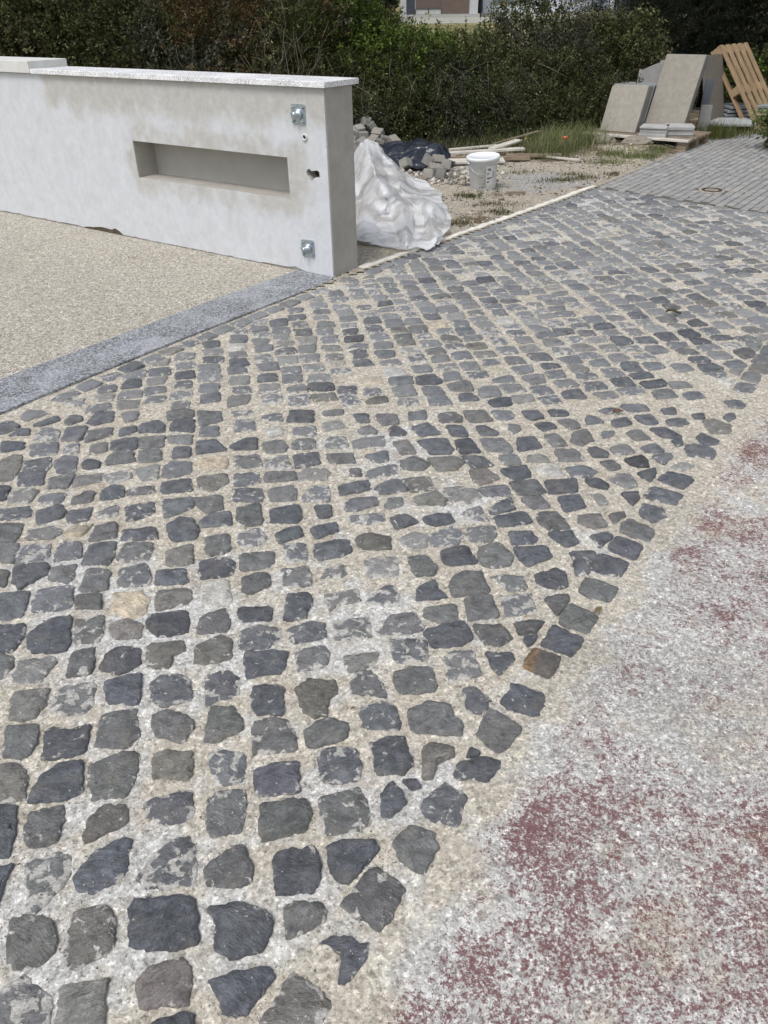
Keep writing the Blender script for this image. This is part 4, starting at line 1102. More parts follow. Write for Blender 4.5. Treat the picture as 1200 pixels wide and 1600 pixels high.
# ---------------------------------------------------------------- the wall
def apply_bool(o, cutters):
    for c in cutters:
        md = o.modifiers.new('b', 'BOOLEAN'); md.operation = 'DIFFERENCE'; md.object = c; md.solver = 'EXACT'
    dg = bpy.context.evaluated_depsgraph_get(); dg.update()
    me = bpy.data.meshes.new_from_object(o.evaluated_get(dg)); o.modifiers.clear(); o.data = me
def build_wall():
    root = empty('garden_wall', tuple(WC), -WA); prop(root, 'white rendered low wall with a recessed niche, granite coping and gate hinge plates', 'wall')
    H, T = 1.061, .259
    cut = []
    m = MB(); m.box(-1.728, -.312, -.05, .179, .44, .679); cut.append(m.build('cut', None, root))
    # jagged hole knocked into the render
    hp = [(-.172, .612), (-.160, .628), (-.142, .633), (-.128, .620), (-.110, .622), (-.078, .628), (-.062, .618), (-.060, .585), (-.075, .578), (-.098, .582), (-.112, .574), (-.133, .548), (-.150, .572), (-.168, .590)]
    n = len(hp); V = [(x, -.05, z) for x, z in hp] + [(x * .8 - .024, .075, .6 + (z - .6) * .75) for x, z in hp]
    F = [tuple(range(n)), tuple(range(n, 2 * n))[::-1]] + [(i, n + i, n + (i + 1) % n, (i + 1) % n) for i in range(n)]
    me = mesh(V, F); bm = bmesh.new(); bm.from_mesh(me); bmesh.ops.recalc_face_normals(bm, faces=bm.faces); bm.to_mesh(me); bm.free()
    cut.append(link('cut', me, None, root))
    m = MB(); m.box(-9, 0, .012, T, -.04, H - .002); body = m.build('wall_body', M['cement'], root)
    apply_bool(body, cut)
    # painted render coat with a ragged lower edge
    xs = np.arange(-9, -.0, .045); prof = []
    rr = random.Random(4)
    for x in xs:
        z = .004 + max(0, rr.gauss(.002, .004))
        if -2.75 < x < -2.55: z = .012
        if -2.48 < x < -2.05: z = .012 + .030 * abs(math.sin((x + 2.48) * 4.2)) * rr.uniform(.55, 1.1)
        if -.60 < x < -.28: z = .012 + .014 * math.exp(-((x + .30) / .05) ** 2)
        prof.append((float(x), z))
    prof.append((-.001, .004))
    poly = prof + [(-.001, H - .003), (-9, H - .003)]
    n = len(poly); V = [(x, 0.0, z) for x, z in poly] + [(x, .0115, z) for x, z in poly]
    F = [tuple(range(n)), tuple(range(n, 2 * n))[::-1]] + [(i, n + i, n + (i + 1) % n, (i + 1) % n) for i in range(n)]
    me = mesh(V, F); bm = bmesh.new(); bm.from_mesh(me); bmesh.ops.recalc_face_normals(bm, faces=bm.faces); bm.to_mesh(me); bm.free()
    pl = link('render_coat', me, M['render'], root); apply_bool(pl, cut)
    m = MB(); m.box(-1.726, -.314, .1775, .1785, .442, .677); m.build('niche_back', M['niche'], root)
    m = MB(); m.add([Vector(((x * .8 - .024), .072, .6 + (z - .6) * .7)) for x, z in hp], [tuple(range(len(hp)))]); m.build('hole_lining', M['cem_dark'], root)
    # rough broken base exposed under the coat
    m = MB(); m.box(-2.50, -2.02, .004, .012, -.02, .05); m.build('broken_base', M['cem_dark'], root)
    for c in cut: bpy.data.objects.remove(c)
    # thin worn arris on the free end, coping, cap of the taller block
    m = MB(); m.box(0.0, .0015, .012, T, 0, H - .004); m.build('end_face', M['cement'], root)
    m = MB(); m.box(-2.70, .027, -.027, T + .035, H, H + .030, bev=.002); m.build('coping', M['coping'], root)
    m = MB(); m.box(-9, -2.702, -.030, T + .040, H + .002, H + .080, bev=.003); m.build('block_cap', M['cap'], root)
    def plate(cx, cz, rot):
        t = empty('hinge_plate', (cx, 0, cz)); t.parent = root; t.rotation_euler = (0, rot, 0)
        # plate with rounded corners
        w2, h2, rd = .052, .052, .012; P = []
        for sx, sz, a0 in ((1, 1, 0), (-1, 1, 90), (-1, -1, 180), (1, -1, 270)):
            for k in range(4):
                a = math.radians(a0 + k * 30); P.append((sx * (w2 - rd) + rd * math.cos(a), sz * (h2 - rd) + rd * math.sin(a)))
        n = len(P); V = [(x, .0, z) for x, z in P] + [(x, -.007, z) for x, z in P]; F = [tuple(range(n)), tuple(range(n, 2 * n))[::-1]] + [(i, (i + 1) % n, n + (i + 1) % n, n + i) for i in range(n)]
        m = MB(); m.add(V, F); p = m.build('plate', M['zinc'], t)
        R = Matrix.Rotation(math.radians(90), 4, 'X')
        for sx in (-1, 1):
            for sz in (-1, 1):
                m = MB(); m.lathe([(.0, .0075), (.009, .0075), (.009, .012), (.0065, .012), (.0065, .021), (0, .023)], 6, Matrix.Translation((sx * .036, 0, sz * .036)) @ R); m.build('bolt', M['zinc'], t)
        m = MB(); m.lathe([(.030, .007), (.030, .018), (.027, .021), (.017, .021), (.016, .052), (.013, .056), (0, .056)], 20, R); m.build('pivot', M['zinc'], t, True)
        m = MB(); m.box(-.040, -.014, -.030, -.007, -.006, .010, bev=.002); m.build('latch_lug', M['zinc'], t)
        return t
    plate(-.195, .920, 0.02); plate(-.191, .157, -.03)
    # empty cable tube stub
    R = Matrix.Translation((-.160, 0, .800)) @ Matrix.Rotation(math.radians(90), 4, 'X')
    m = MB(); m.lathe([(.020, -.004), (.020, .009), (.012, .010), (.0105, .004), (.0105, -.003)], 18, R); m.build('conduit_stub', mat_simple('white_tube', (.62, .62, .60), .5, .15), root, True)
    m = MB(); m.lathe([(.0105, .003), (0, .003)], 14, R); m.build('conduit_bore', M['dark'], root)
M['niche'] = mat_simple('niche_render', (.40, .39, .36), .85, .08, 6, 120, .001)
build_wall()

# ---------------------------------------------------------------- crumpled sheets
def sheet(name, grid, mat, nu=70, nv=70, amp=.02, seed=1, floor=.012, f=5.0):
    G = np.array(grid, float)                               # rows x cols x 3
    def cr(P, n):
        m = len(P); t = np.linspace(0, m - 1 - 1e-6, n); i = t.astype(int); u = (t - i).reshape(-1, *([1] * (P.ndim - 1)))
        g = lambda k: P[np.clip(k, 0, m - 1)]
        a, b, c, d = g(i - 1), g(i), g(i + 1), g(i + 2)
        k = .5 * (2 * b + (c - a) * u + (2 * a - 5 * b + 4 * c - d) * u * u + (3 * b - a - 3 * c + d) * u ** 3)
        return k * .3 + (b + (c - b) * u) * .7               # mostly taut panels between the fold lines
    S = cr(G, nv); S = np.swapaxes(cr(np.swapaxes(S, 0, 1), nu), 0, 1)
    uu, vv = np.meshgrid(np.linspace(0, 1, nu), np.linspace(0, 1, nv))
    # facets: a coarse net of crumple points joined by flat triangles
    rs = np.random.default_rng(seed)
    def crumple(nn, mm, a_):
        H = rs.normal(0, 1, (nn + 1, mm + 1)); JX = rs.uniform(-.38, .38, (nn + 1, mm + 1)); JY = rs.uniform(-.38, .38, (nn + 1, mm + 1))
        wu = uu + .15 / mm * fbm(uu * mm * .8, vv * nn * .8, 2, seed + nn); wv = vv + .15 / nn * fbm(uu * mm * .8 + 9, vv * nn * .8, 2, seed + mm)
        x = np.clip(wu, 0, .9999) * mm; y = np.clip(wv, 0, .9999) * nn; i = x.astype(int); j = y.astype(int); fx = x - i; fy = y - j
        flip = ((i * 7 + j * 13) % 5) < 2
        A, B, C, D = H[j, i], H[j, i + 1], H[j + 1, i], H[j + 1, i + 1]
        t1 = np.where(fx + fy < 1, A + (B - A) * fx + (C - A) * fy, D + (C - D) * (1 - fx) + (B - D) * (1 - fy))
        t2 = np.where(fx > fy, A + (B - A) * fx + (D - B) * fy, A + (D - C) * fx + (C - A) * fy)
        return np.where(flip, t2, t1) * a_
    dx = np.gradient(S, axis=1); dy = np.gradient(S, axis=0); N = np.cross(dx, dy); N /= np.linalg.norm(N, axis=-1, keepdims=True) + 1e-9
    N = np.where(N[..., 2:3] < 0, -N, N)
    k_ = f
    dsp = crumple(int(4 * k_), int(3 * k_), amp) + crumple(int(9 * k_), int(6 * k_), amp * .55) + crumple(int(20 * k_), int(13 * k_), amp * .20)
    S = S + N * dsp[..., None]
    S[..., 0] += fbm(uu * 2, vv * 4.3, 3, seed + 9) * .06
    rid2 = dsp / amp
    S[..., 2] = np.maximum(S[..., 2], dirt_z(S[..., 0], S[..., 1]) + floor + .012 * np.clip(rid2 + 1, 0, 3))
    V = S.reshape(-1, 3); i, j = np.meshgrid(np.arange(nv - 1), np.arange(nu - 1), indexing='ij'); a = (i * nu + j)
    F = np.stack([a, a + 1, a + nu + 1, a + nu], -1).reshape(-1, 4)
    return link(name, mesh(V, F, True, name), mat)
o = sheet('plastic_sheet', FILM, M['film'], 190, 280, .026, 12, .012, 1.25)
prop(o, 'crumpled milky white plastic sheet lying beside the end of the white wall', 'plastic sheet')
o = sheet('plastic_sheet', BLACK, M['black'], 140, 140, .026, 23, .03, 1.4)
prop(o, 'crumpled black plastic sheet draped over the heap of grey setts', 'plastic sheet')

# ---------------------------------------------------------------- heap of setts
def sett_mesh(t, sx=1, sy=1, sz=1):
    bm = bmesh.new(); bmesh.ops.create_cube(bm, size=.098); bmesh.ops.scale(bm, vec=(sx, sy, sz), verts=bm.verts)
    bmesh.ops.bevel(bm, geom=bm.edges[:], offset=.006, segments=1, affect='EDGES')
    for v in bm.verts: v.co += Vector((random.gauss(0, .0018), random.gauss(0, .0018), random.gauss(0, .0018)))
    me = bpy.data.meshes.new('sett'); bm.to_mesh(me); bm.free()
    a = me.attributes.new('tint', 'FLOAT_COLOR', 'POINT'); a.data.foreach_set('color', list(t + (1,)) * len(me.vertices)); me.materials.append(M['sett']); return me
def build_setts():
    me = [sett_mesh((.25, .24, .22)), sett_mesh((.30, .29, .265), 1.15, .95, .9), sett_mesh((.21, .205, .195), .9, 1.05, 1), sett_mesh((.27, .25, .22), 1.3, 1, .8)]
    for i, (x, y, z, lab) in enumerate(SETTS):
        o = bpy.data.objects.new('granite_sett', me[i % 4]); COL.objects.link(o)
        o.location = (x, y, z); o.rotation_euler = (random.uniform(-.6, .6), random.uniform(-.6, .6), random.uniform(0, 3))
        prop(o, lab or ('grey granite sett low in the heap behind the wall end' if y > 9 else 'grey granite sett spilling from under the black sheet'), 'sett', 'setts in the heap behind the wall')
build_setts()
def rubble():
    n = 420; x = RNG.normal(.55, .28, n); y = RNG.normal(8.2, .22, n); k = (x > .15); x, y = x[k], y[k]
    prop(scatter_chips('rubble', np.column_stack([x, y, dirt_z(x, y)]), .012, .05, [(.38, .35, .30), (.50, .47, .41), (.18, .17, .16), (.55, .53, .48), (.28, .24, .19)], M['sett'], .7), 'broken rubble scattered in front of the black plastic sheet', 'rubble', kind='stuff')
rubble()
# bulk of the heap out of sight under the sheets
def heap():
    m = MB(); n = 18; V = []; F = []
    for i in range(9):
        for k in range(n):
            a = 6.283 * k / n; r = i / 8; V.append((.42 + .36 * r * math.cos(a), 9.08 + .42 * r * math.sin(a), .16 * (1 - r ** 2.2) + .0 - .01 + random.gauss(0, .008)))
    for i in range(8):
        for k in range(n): F.append((i * n + k, (i + 1) * n + k, (i + 1) * n + (k + 1) % n, i * n + (k + 1) % n))
    o = link('sand_heap', mesh(V, F, True), M['cem_dark']); prop(o, 'dark heap of rubble and sand under the black plastic sheet', 'rubble', kind='stuff')
heap()

# ---------------------------------------------------------------- bucket
def build_bucket():
    t = empty('bucket', (.97, 7.60, float(dirt_z(np.array(.97), np.array(7.60)))), 0.2); t.scale = (.95, .95, .95); t.rotation_euler = (math.radians(2.5), math.radians(-3.5), .2)
    prop(t, 'white plastic builder bucket with lid, wire handle and grey printed label', 'bucket')
    m = MB(); m.lathe([(0, .0), (.116, .0), (.121, .006), (.143, .262), (.150, .264), (.150, .272), (.145, .273)], 40); m.build('body', M['bucket'], t, True)
    m = MB(); m.lathe([(.149, .268), (.158, .268), (.160, .292), (.156, .298), (.148, .298), (.144, .291), (0, .291)], 40); m.build('lid', M['lid'], t, True)
    def arc(r0, z0, r1, z1, a0, a1, n=14, off=.0012):
        V = [];
        for i in range(n + 1):
            a = math.radians(a0 + (a1 - a0) * i / n)
            for r, z in ((r0 + off, z0), (r1 + off, z1)): V.append((r * math.cos(a), r * math.sin(a), z))
        return V, [(2 * i, 2 * i + 2, 2 * i + 3, 2 * i + 1) for i in range(n)]
    rad = lambda z: .121 + (.143 - .121) * (z - .006) / .256
    def patch(a0, a1, z0, z1, off=.0012): return arc(rad(z0), z0, rad(z1), z1, a0, a1, 14, off)
    m = MB(); m.add(*patch(-128, -96, .03, .215)); lb = m.build('label', M['label'], t)
    m = MB(); m.add(*patch(-94, -50, .05, .23)); m.build('label', mat_simple('pale_label', (.60, .60, .59), .5, .06), t)
    pp = mat_simple('pale_print', (.50, .50, .47), .5, .1)
    for z in (.055, .085, .112, .14, .165, .19):
        m = MB(); m.add(*patch(-125, -100, z, z + .004, .002)); m.build('print_line', pp, lb)
    for q in ((-90, -77, .196, .206), (-86, -74, .185, .192), (-91, -82, .160, .168), (-91, -84, .152, .156), (-92, -66, .1195, .124), (-90, -75, .112, .119), (-91, -82, .078, .09), (-64, -61, .12, .175)):
        m = MB(); m.add(*patch(*q, .002)); m.build('printed_mark', M['ink'], t)
    pts = [];
    for i in range(15):
        a = math.radians(-170 + 150 * i / 14); s = math.sin(math.pi * i / 14)
        pts.append(((.160 - .008 * s) * math.cos(a), (.160 - .008 * s) * math.sin(a), .245 - .115 * s * (1 - .55 * i / 14)))
    m = MB(); m.tube(pts[:9], .0022, 5); m.build('handle', M['zinc'], t, True)
    for a in (-172, -14):
        R = Matrix.Rotation(math.radians(a), 4, 'Z') @ Matrix.Translation((.143, 0, .246)) @ Matrix.Rotation(math.radians(90), 4, 'Y')
        m = MB(); m.lathe([(.012, 0), (.012, .014), (0, .016)], 10, R); m.build('handle_ear', M['bucket'], t)
build_bucket()

# ---------------------------------------------------------------- timber
def board(name, c, L, W, Tk, rz, ry=0, rx=0, mat='board', **kw):
    m = MB(); m.box(-L / 2, L / 2, -W / 2, W / 2, -Tk / 2, Tk / 2, bev=.002); o = m.build(name, M[mat]); o.location = c; o.rotation_euler = (rx, ry, rz); prop(o, **kw); return o
G = 'boards lying beside the hedge'
R_ = math.radians
board('plank', (1.12, 9.18, .085), .98, .11, .022, R_(5), R_(-1.5), 0, 'board', label='long whitish plank lying flat behind the bucket', cat='plank', group=G)
board('plank', (1.42, 9.35, .125), .46, .10, .02, R_(42), R_(-5), 0, 'board', label='short pale plank lying slanted across the others behind the bucket', cat='plank', group=G)
board('plank', (1.02, 8.78, .052), .62, .13, .022, R_(2), 0, R_(8), 'board', label='wide pale board on the sand between the black sheet and the bucket', cat='plank', group=G)
board('plank', (1.15, 8.95, .050), .95, .06, .04, R_(-3), 0, 0, 'pallet_dark', label='weathered brown batten under the whitish planks', cat='plank', group=G)
board('plank', (1.68, 9.02, .060), .60, .07, .03, R_(4), R_(1), 0, 'pallet_dark', label='brown board lying right of the bucket', cat='plank', group=G)
board('plank', (1.60, 9.75, .14), .60, .04, .015, R_(22), R_(-9), 0, 'pallet_dark', label='thin bleached stick rising into the grass at the hedge foot', cat='plank', group=G)
board('plank', (1.15, 9.55, .075), .70, .05, .02, R_(12), R_(-2), 0, 'board', label='narrow grey lath at the foot of the hedge', cat='plank', group=G)
board('plank', (1.93, 8.92, .045), .50, .025, .02, R_(-38), 0, 0, 'board', label='thin white lath lying beside the tall grass', cat='plank', group=G)
board('offcut', (1.22, 7.21, .040), .16, .035, .018, R_(8), 0, 0, 'pallet_dark', label='small grey wood offcut on the gravel in front of the bucket', cat='offcut')
board('offcut', (1.04, 7.18, .035), .06, .014, .012, R_(-4), 0, 0, 'pallet_dark', label='dark sliver of wood left of the grey offcut', cat='offcut')

# base pallet under the slabs
HA = Vector((.79, -.61, 0)); MA = Vector((.61, .79, 0))      # along the front of the slabs / backwards
PA = Vector((2.47, 10.22, 0)); aA = math.atan2(HA.y, HA.x)
def build_base_pallet():
    t = empty('pallet', tuple(PA + Vector((0, 0, .0))), aA); prop(t, 'flat wooden pallet on the ground carrying the leaning stone slabs', 'pallet')
    for i in range(6):
        m = MB(); m.box(0, 1.28, i * .145 - .03, i * .145 + .065, .098, .120, bev=.002); m.build('deck_board', M['board'] if i == 0 else M['pallet_dark'], t)
    for x in (.03, .6, 1.16):
        m = MB(); m.box(x, x + .1, -.01, .8, .075, .0975); m.build('stringer_board', M['pallet_dark'], t)
        for y in (.0, .34, .68):
            m = MB(); m.box(x, x + .1, y, y + .1, .0, .0745); m.build('block', M['pallet_dark'], t)
build_base_pallet()

# ---------------------------------------------------------------- stone slabs
def slab(bl, h, m, L, th, W, Tk, tint, label, group, cut=None, n=0):
    "leaning slab: bl bottom left corner of its front face, h along it, m horizontal lean direction"
    h = h.normalized(); up = Vector((0, 0, 1)) * math.cos(th) + m * math.sin(th); nb = h.cross(up); nb = -nb if nb.dot(m) < 0 else nb
    prof = cut or [(0, 0), (W, 0), (W, L), (0, L)]
    n_ = len(prof); V = [h * a + up * b for a, b in prof] + [h * a + up * b + nb * Tk for a, b in prof]
    F = [tuple(range(n_)), tuple(range(n_, 2 * n_))[::-1]] + [(i, n_ + i, n_ + (i + 1) % n_, (i + 1) % n_) for i in range(n_)]
    me = mesh(V, F); bm = bmesh.new(); bm.from_mesh(me); bmesh.ops.recalc_face_normals(bm, faces=bm.faces)
    bmesh.ops.bevel(bm, geom=bm.edges[:], offset=.0025, segments=1, affect='EDGES'); bm.to_mesh(me); bm.free()
    a = me.attributes.new('tint', 'FLOAT_COLOR', 'POINT'); a.data.foreach_set('color', list(tint + (1,)) * len(me.vertices))
    o = link('stone_slab', me, M['slab']); o.location = bl; prop(o, label, 'slab', group); return o
def ordinal(i): return ['front', 'second', 'third', 'fourth', 'fifth', 'sixth'][i]
def build_slabs():
    up = Vector((0, 0, 1))
    thA = R_(25); mA = MA; Tk = .052
    nbA = lambda th, m: (up * -math.sin(th) + m * math.cos(th))
    for i in range(6):
        dz = (random.uniform(-.01, .012)) if i else 0
        p = Vector((2.70, 10.34, .122)) + mA * (i * (Tk + .010) / math.cos(thA)) + HA * (.006 * random.uniform(-1, 1))
        slab(p, HA, mA, .53 + dz, thA, .445, Tk, (.30, .28, .245) if i == 0 else (.20, .205, .21), '%s slab of the short leaning stack at the left of the pallet' % ordinal(i), 'slabs of the short leaning stack', cut=None if i else [(0, 0), (.445, 0), (.445, .53), (.05, .53), (.022, .522), (.0, .50)])
    thB = R_(25); HB = Vector((.77, -.64, 0)); mB = Vector((.64, .77, 0)); Tk = .045
    for i in range(4):
        p = Vector((3.20, 10.24, .122)) + mB * (i * (Tk + .006) / math.cos(thB)) + HB * (-.012 * i)
        slab(p, HB, mB, .86 if i < 2 else .85, thB, .47, Tk, (.265, .245, .21) if i == 0 else (.20, .20, .20), '%s slab of the tall leaning stack in the middle' % ordinal(i), 'slabs of the tall leaning stack')
    # broken slabs between the stacks
    cuts = [[(0, 0), (.30, 0), (.30, .72), (.22, .70), (.12, .66), (.04, .62), (0, .63)], [(0, 0), (.28, 0), (.28, .74), (.20, .73), (.08, .64), (0, .61)], [(0, 0), (.24, 0), (.24, .70), (0, .66)], [(0, 0), (.20, 0), (.20, .74), (0, .72)]]
    for i, c in enumerate(cuts):
        p = Vector((3.12, 10.72, .122)) + mA * (i * .05) + HA * (.02 + .06 * i)
        slab(p, HA, mA, .7, R_(14), .3, .028, (.23, .225, .215), ['broken slab with a jagged top edge behind the short stack', 'second broken slab behind the short stack', 'narrow slab behind the broken ones', 'narrow slab against the back of the tall stack'][i], 'broken slabs behind the short stack', cut=c)
    # slab leaning the other way, upright offcuts behind
    h2 = Vector((.72, .69, 0)); m2 = Vector((-.69, .72, 0))
    slab(Vector((4.20, 10.84, .02)), h2, m2, .86, R_(14), .50, .03, (.17, .15, .125), 'brownish slab leaning the opposite way behind the tall stack', None)
    slab(Vector((3.92, 10.42, .01)), Vector((.93, -.36, 0)), Vector((.36, .93, 0)), .36, R_(4), .13, .035, (.24, .24, .235), 'short grey offcut standing upright beside the tall stack', None)
    slab(Vector((3.98, 10.60, .01)), Vector((.93, -.36, 0)), Vector((.36, .93, 0)), .62, R_(5), .10, .03, (.10, .11, .13), 'narrow dark strip of stone standing behind the upright offcut', None)
    # pile of thin tiles lying on the pallet edge
    rz = math.atan2(-.36, .93)
    for k in range(6):
        for s, (cx, cy, a) in enumerate(((3.22, 9.86, R_(-24)), (3.50, 9.86, R_(-12)))):
            m = MB(); j = random.uniform(-.008, .008); m.box(-.15, .15, -.15, .15, 0, .0155, bev=.001)
            me = mesh(m.V, m.F, False, 'tile', {'tint': np.tile(np.array((.42, .42, .415) if k % 2 else (.33, .33, .33)), (len(m.V), 1))})
            o = link('stone_tile', me, M['slab']); o.location = (cx + j, cy + j, .121 + k * .0175 + (.0 if s == 0 else .0)); o.rotation_euler = (0, 0, a + random.uniform(-.03, .03))
            prop(o, '%s tile in the %s of the two low piles before the tall slabs' % (['top', 'second', 'third', 'fourth', 'fifth', 'bottom'][5 - k], ['left', 'right'][s]), 'tile', 'thin tiles piled in front of the tall slabs')
    # grey slabs lying behind, under the leaning pallet
    for k in range(5):
        m = MB(); m.box(-.28, .28, -.2, .2, 0, .035, bev=.006)
        me = mesh(m.V, m.F, False, 'slab', {'tint': np.tile(np.array((.36, .38, .375) if k == 0 else (.24, .26, .27)), (len(m.V), 1))})
        o = link('stone_slab', me, M['slab']); o.location = ((4.50, 10.92, .10) if k == 0 else (4.80 + .01 * k, 11.35, .10 + .046 * (k - 1))); o.rotation_euler = (R_(4) if k == 0 else 0, 0, R_(-8 + 3 * k))
        prop(o, 'pale grey slab lying flat on the grass beneath the leaning pallet' if k == 0 else '%s grey slab lying in the flat pile behind the leaning pallet' % ['', 'bottom', 'second lowest', 'third', 'top'][k], 'slab', 'slabs lying flat under the leaning pallet')
    for k, (x, y) in enumerate(((4.32, 10.95), (4.66, 10.9), (4.62, 11.35), (4.98, 11.35))):
        m = MB(); m.box(-.045, .045, -.09, .09, 0, .098); o = m.build('timber_block', M['pallet_dark']); o.location = (x, y, .0)
        prop(o, ['dark timber block under the left end of the pale flat slab', 'dark timber block under the right end of the pale flat slab', 'dark timber block under the left of the flat grey pile', 'dark timber block under the right of the flat grey pile'][k], 'timber block', 'timber blocks under the flat slabs')
build_slabs()

# leaning pallet at the right
def build_lean_pallet():
    foot = Vector(PAL['foot']); top = Vector(PAL['top']); wd = Vector(PAL['w']).normalized()
    d = (top - foot); L = d.length; d.normalize(); nrm = wd.cross(d).normalized(); nrm = nrm if nrm.z > 0 else -nrm
    Mx = Matrix(((d.x, wd.x, nrm.x, foot.x), (d.y, wd.y, nrm.y, foot.y), (d.z, wd.z, nrm.z, foot.z), (0, 0, 0, 1)))
    t = empty('pallet'); t.matrix_world = Mx; prop(t, 'light wooden pallet leaning steeply against the slabs at the right', 'pallet')
    W = .80
    for i in range(5):
        y = i * (W - .095) / 4
        m = MB(); m.box(0, L, y, y + .095, .0, .021, bev=.002); m.build('deck_board', M['pallet'], t)
    for x in (0, L / 2 - .05, L - .1):
        m = MB(); m.box(x, x + .1, 0, W, -.021, -.0005, bev=.002); m.build('cross_board', M['pallet'], t)
        for y in (0, W / 2 - .05, W - .1):
            m = MB(); m.box(x + .004, x + .096, y + .003, y + .097, -.098, -.0215); m.build('block', M['pallet'], t)
    for y in (0, W / 2 - .05, W - .1):
        m = MB(); m.box(0, L, y, y + .1, -.120, -.0985, bev=.002); m.build('base_board', M['pallet'], t)
build_lean_pallet()

# ---------------------------------------------------------------- stones, flowers, litter
def rock(c, s, tint, label):
    bm = bmesh.new(); bmesh.ops.create_icosphere(bm, subdivisions=3, radius=1)
    for v in bm.verts:
        f = 1 + .45 * float(fbm(np.array(v.co.x * 1.7 + c[0] * 3), np.array(v.co.y * 1.7 + v.co.z * 1.9), 4, 101)); v.co = Vector((v.co.x * s[0] * f, v.co.y * s[1] * f, v.co.z * s[2] * f))
    me = bpy.data.meshes.new('rock'); bm.to_mesh(me); bm.free()
    a = me.attributes.new('tint', 'FLOAT_COLOR', 'POINT'); a.data.foreach_set('color', list(tint + (1,)) * len(me.vertices)); o = link('rock', me, M['sett']); o.location = c; prop(o, label, 'rock', 'rocks in front of the slab pallet'); return o
rock((2.66, 9.88, .07), (.13, .10, .07), (.24, .215, .175), 'left rounded brown rock just in front of the slab pallet')
rock((2.98, 9.66, .08), (.17, .12, .07), (.26, .235, .195), 'wide rounded brown rock below the pile of tiles')
rock((2.30, 9.90, .05), (.12, .09, .05), (.16, .14, .12), 'dark lump of earth left of the pallet')
def leaf_litter(c, s, rz, tint, label, name='dry_leaf', cat='leaf'):
    V = []; F = []; n = 7
    for i in range(n):
        t = i / (n - 1); wdt = .16 * math.sin(math.pi * min(1, t * 1.02 + .0)) + .01; zz = .22 * math.sin(t * 5) * .4 + .12
        V += [(t - .5, -wdt, zz + .10), (t - .5, 0, zz), (t - .5, wdt, zz + .12)]
    for i in range(n - 1):
        for k in range(2): a = i * 3 + k; F.append((a, a + 3, a + 4, a + 1))
    V = [(x * s, y * s, z * s) for x, y, z in V]
    o = link(name, mesh(V, F, True), mat_simple('litter', tint, .8, .3, 60, 90, .0005)); o.location = c; o.rotation_euler = (.1, 0, rz); prop(o, label, cat); return o
leaf_litter((.985, 2.905, .006), .055, .35, (.16, .085, .045), 'curled brown dead leaf on the cobbles near the spilled sand')
leaf_litter((1.60, 4.09, .008), .085, -.1, (.055, .050, .035), 'dark dead leaf lying on the far cobbles at the right')
leaf_litter((-.085, 1.315, .001), .018, .6, (.20, .10, .04), 'tiny brown scrap between two dark cobbles')
leaf_litter((.60, 1.655, .004), .045, .8, (.20, .15, .07), 'small dry twiggy leaf at the edge of the cobbles')
def ring(c, r, label):
    m = MB(); m.lathe([(r * .45, .0), (r * .45, .002), (r, .002), (r, 0), (r * .45, 0)], 18); o = m.build('washer', mat_simple('zinc_washer', (.62, .62, .60), .4, .1), None, False); o.location = c; prop(o, label, 'washer', 'washers dropped on the mortar')
ring((.374, 1.632, .001), .009, 'small metal washer by the cobbles at the road edge')
ring((-.295, 1.87, .001), .008, 'small pale washer in the joint left of centre')
for i, (x, y) in enumerate(((-1.35, 5.42), (-.98, 5.13))):
    m = MB(); m.box(-.012, .012, -.009, .009, 0, .006, bev=.002); o = m.build('plaster_chip', M['cap']); o.location = (x, y, .0005); o.rotation_euler = (0, 0, i * 1.1)
    prop(o, ['white chip of plaster on the driveway below the niche', 'small white chip of plaster nearer the wall end'][i], 'chip', 'plaster chips on the driveway')

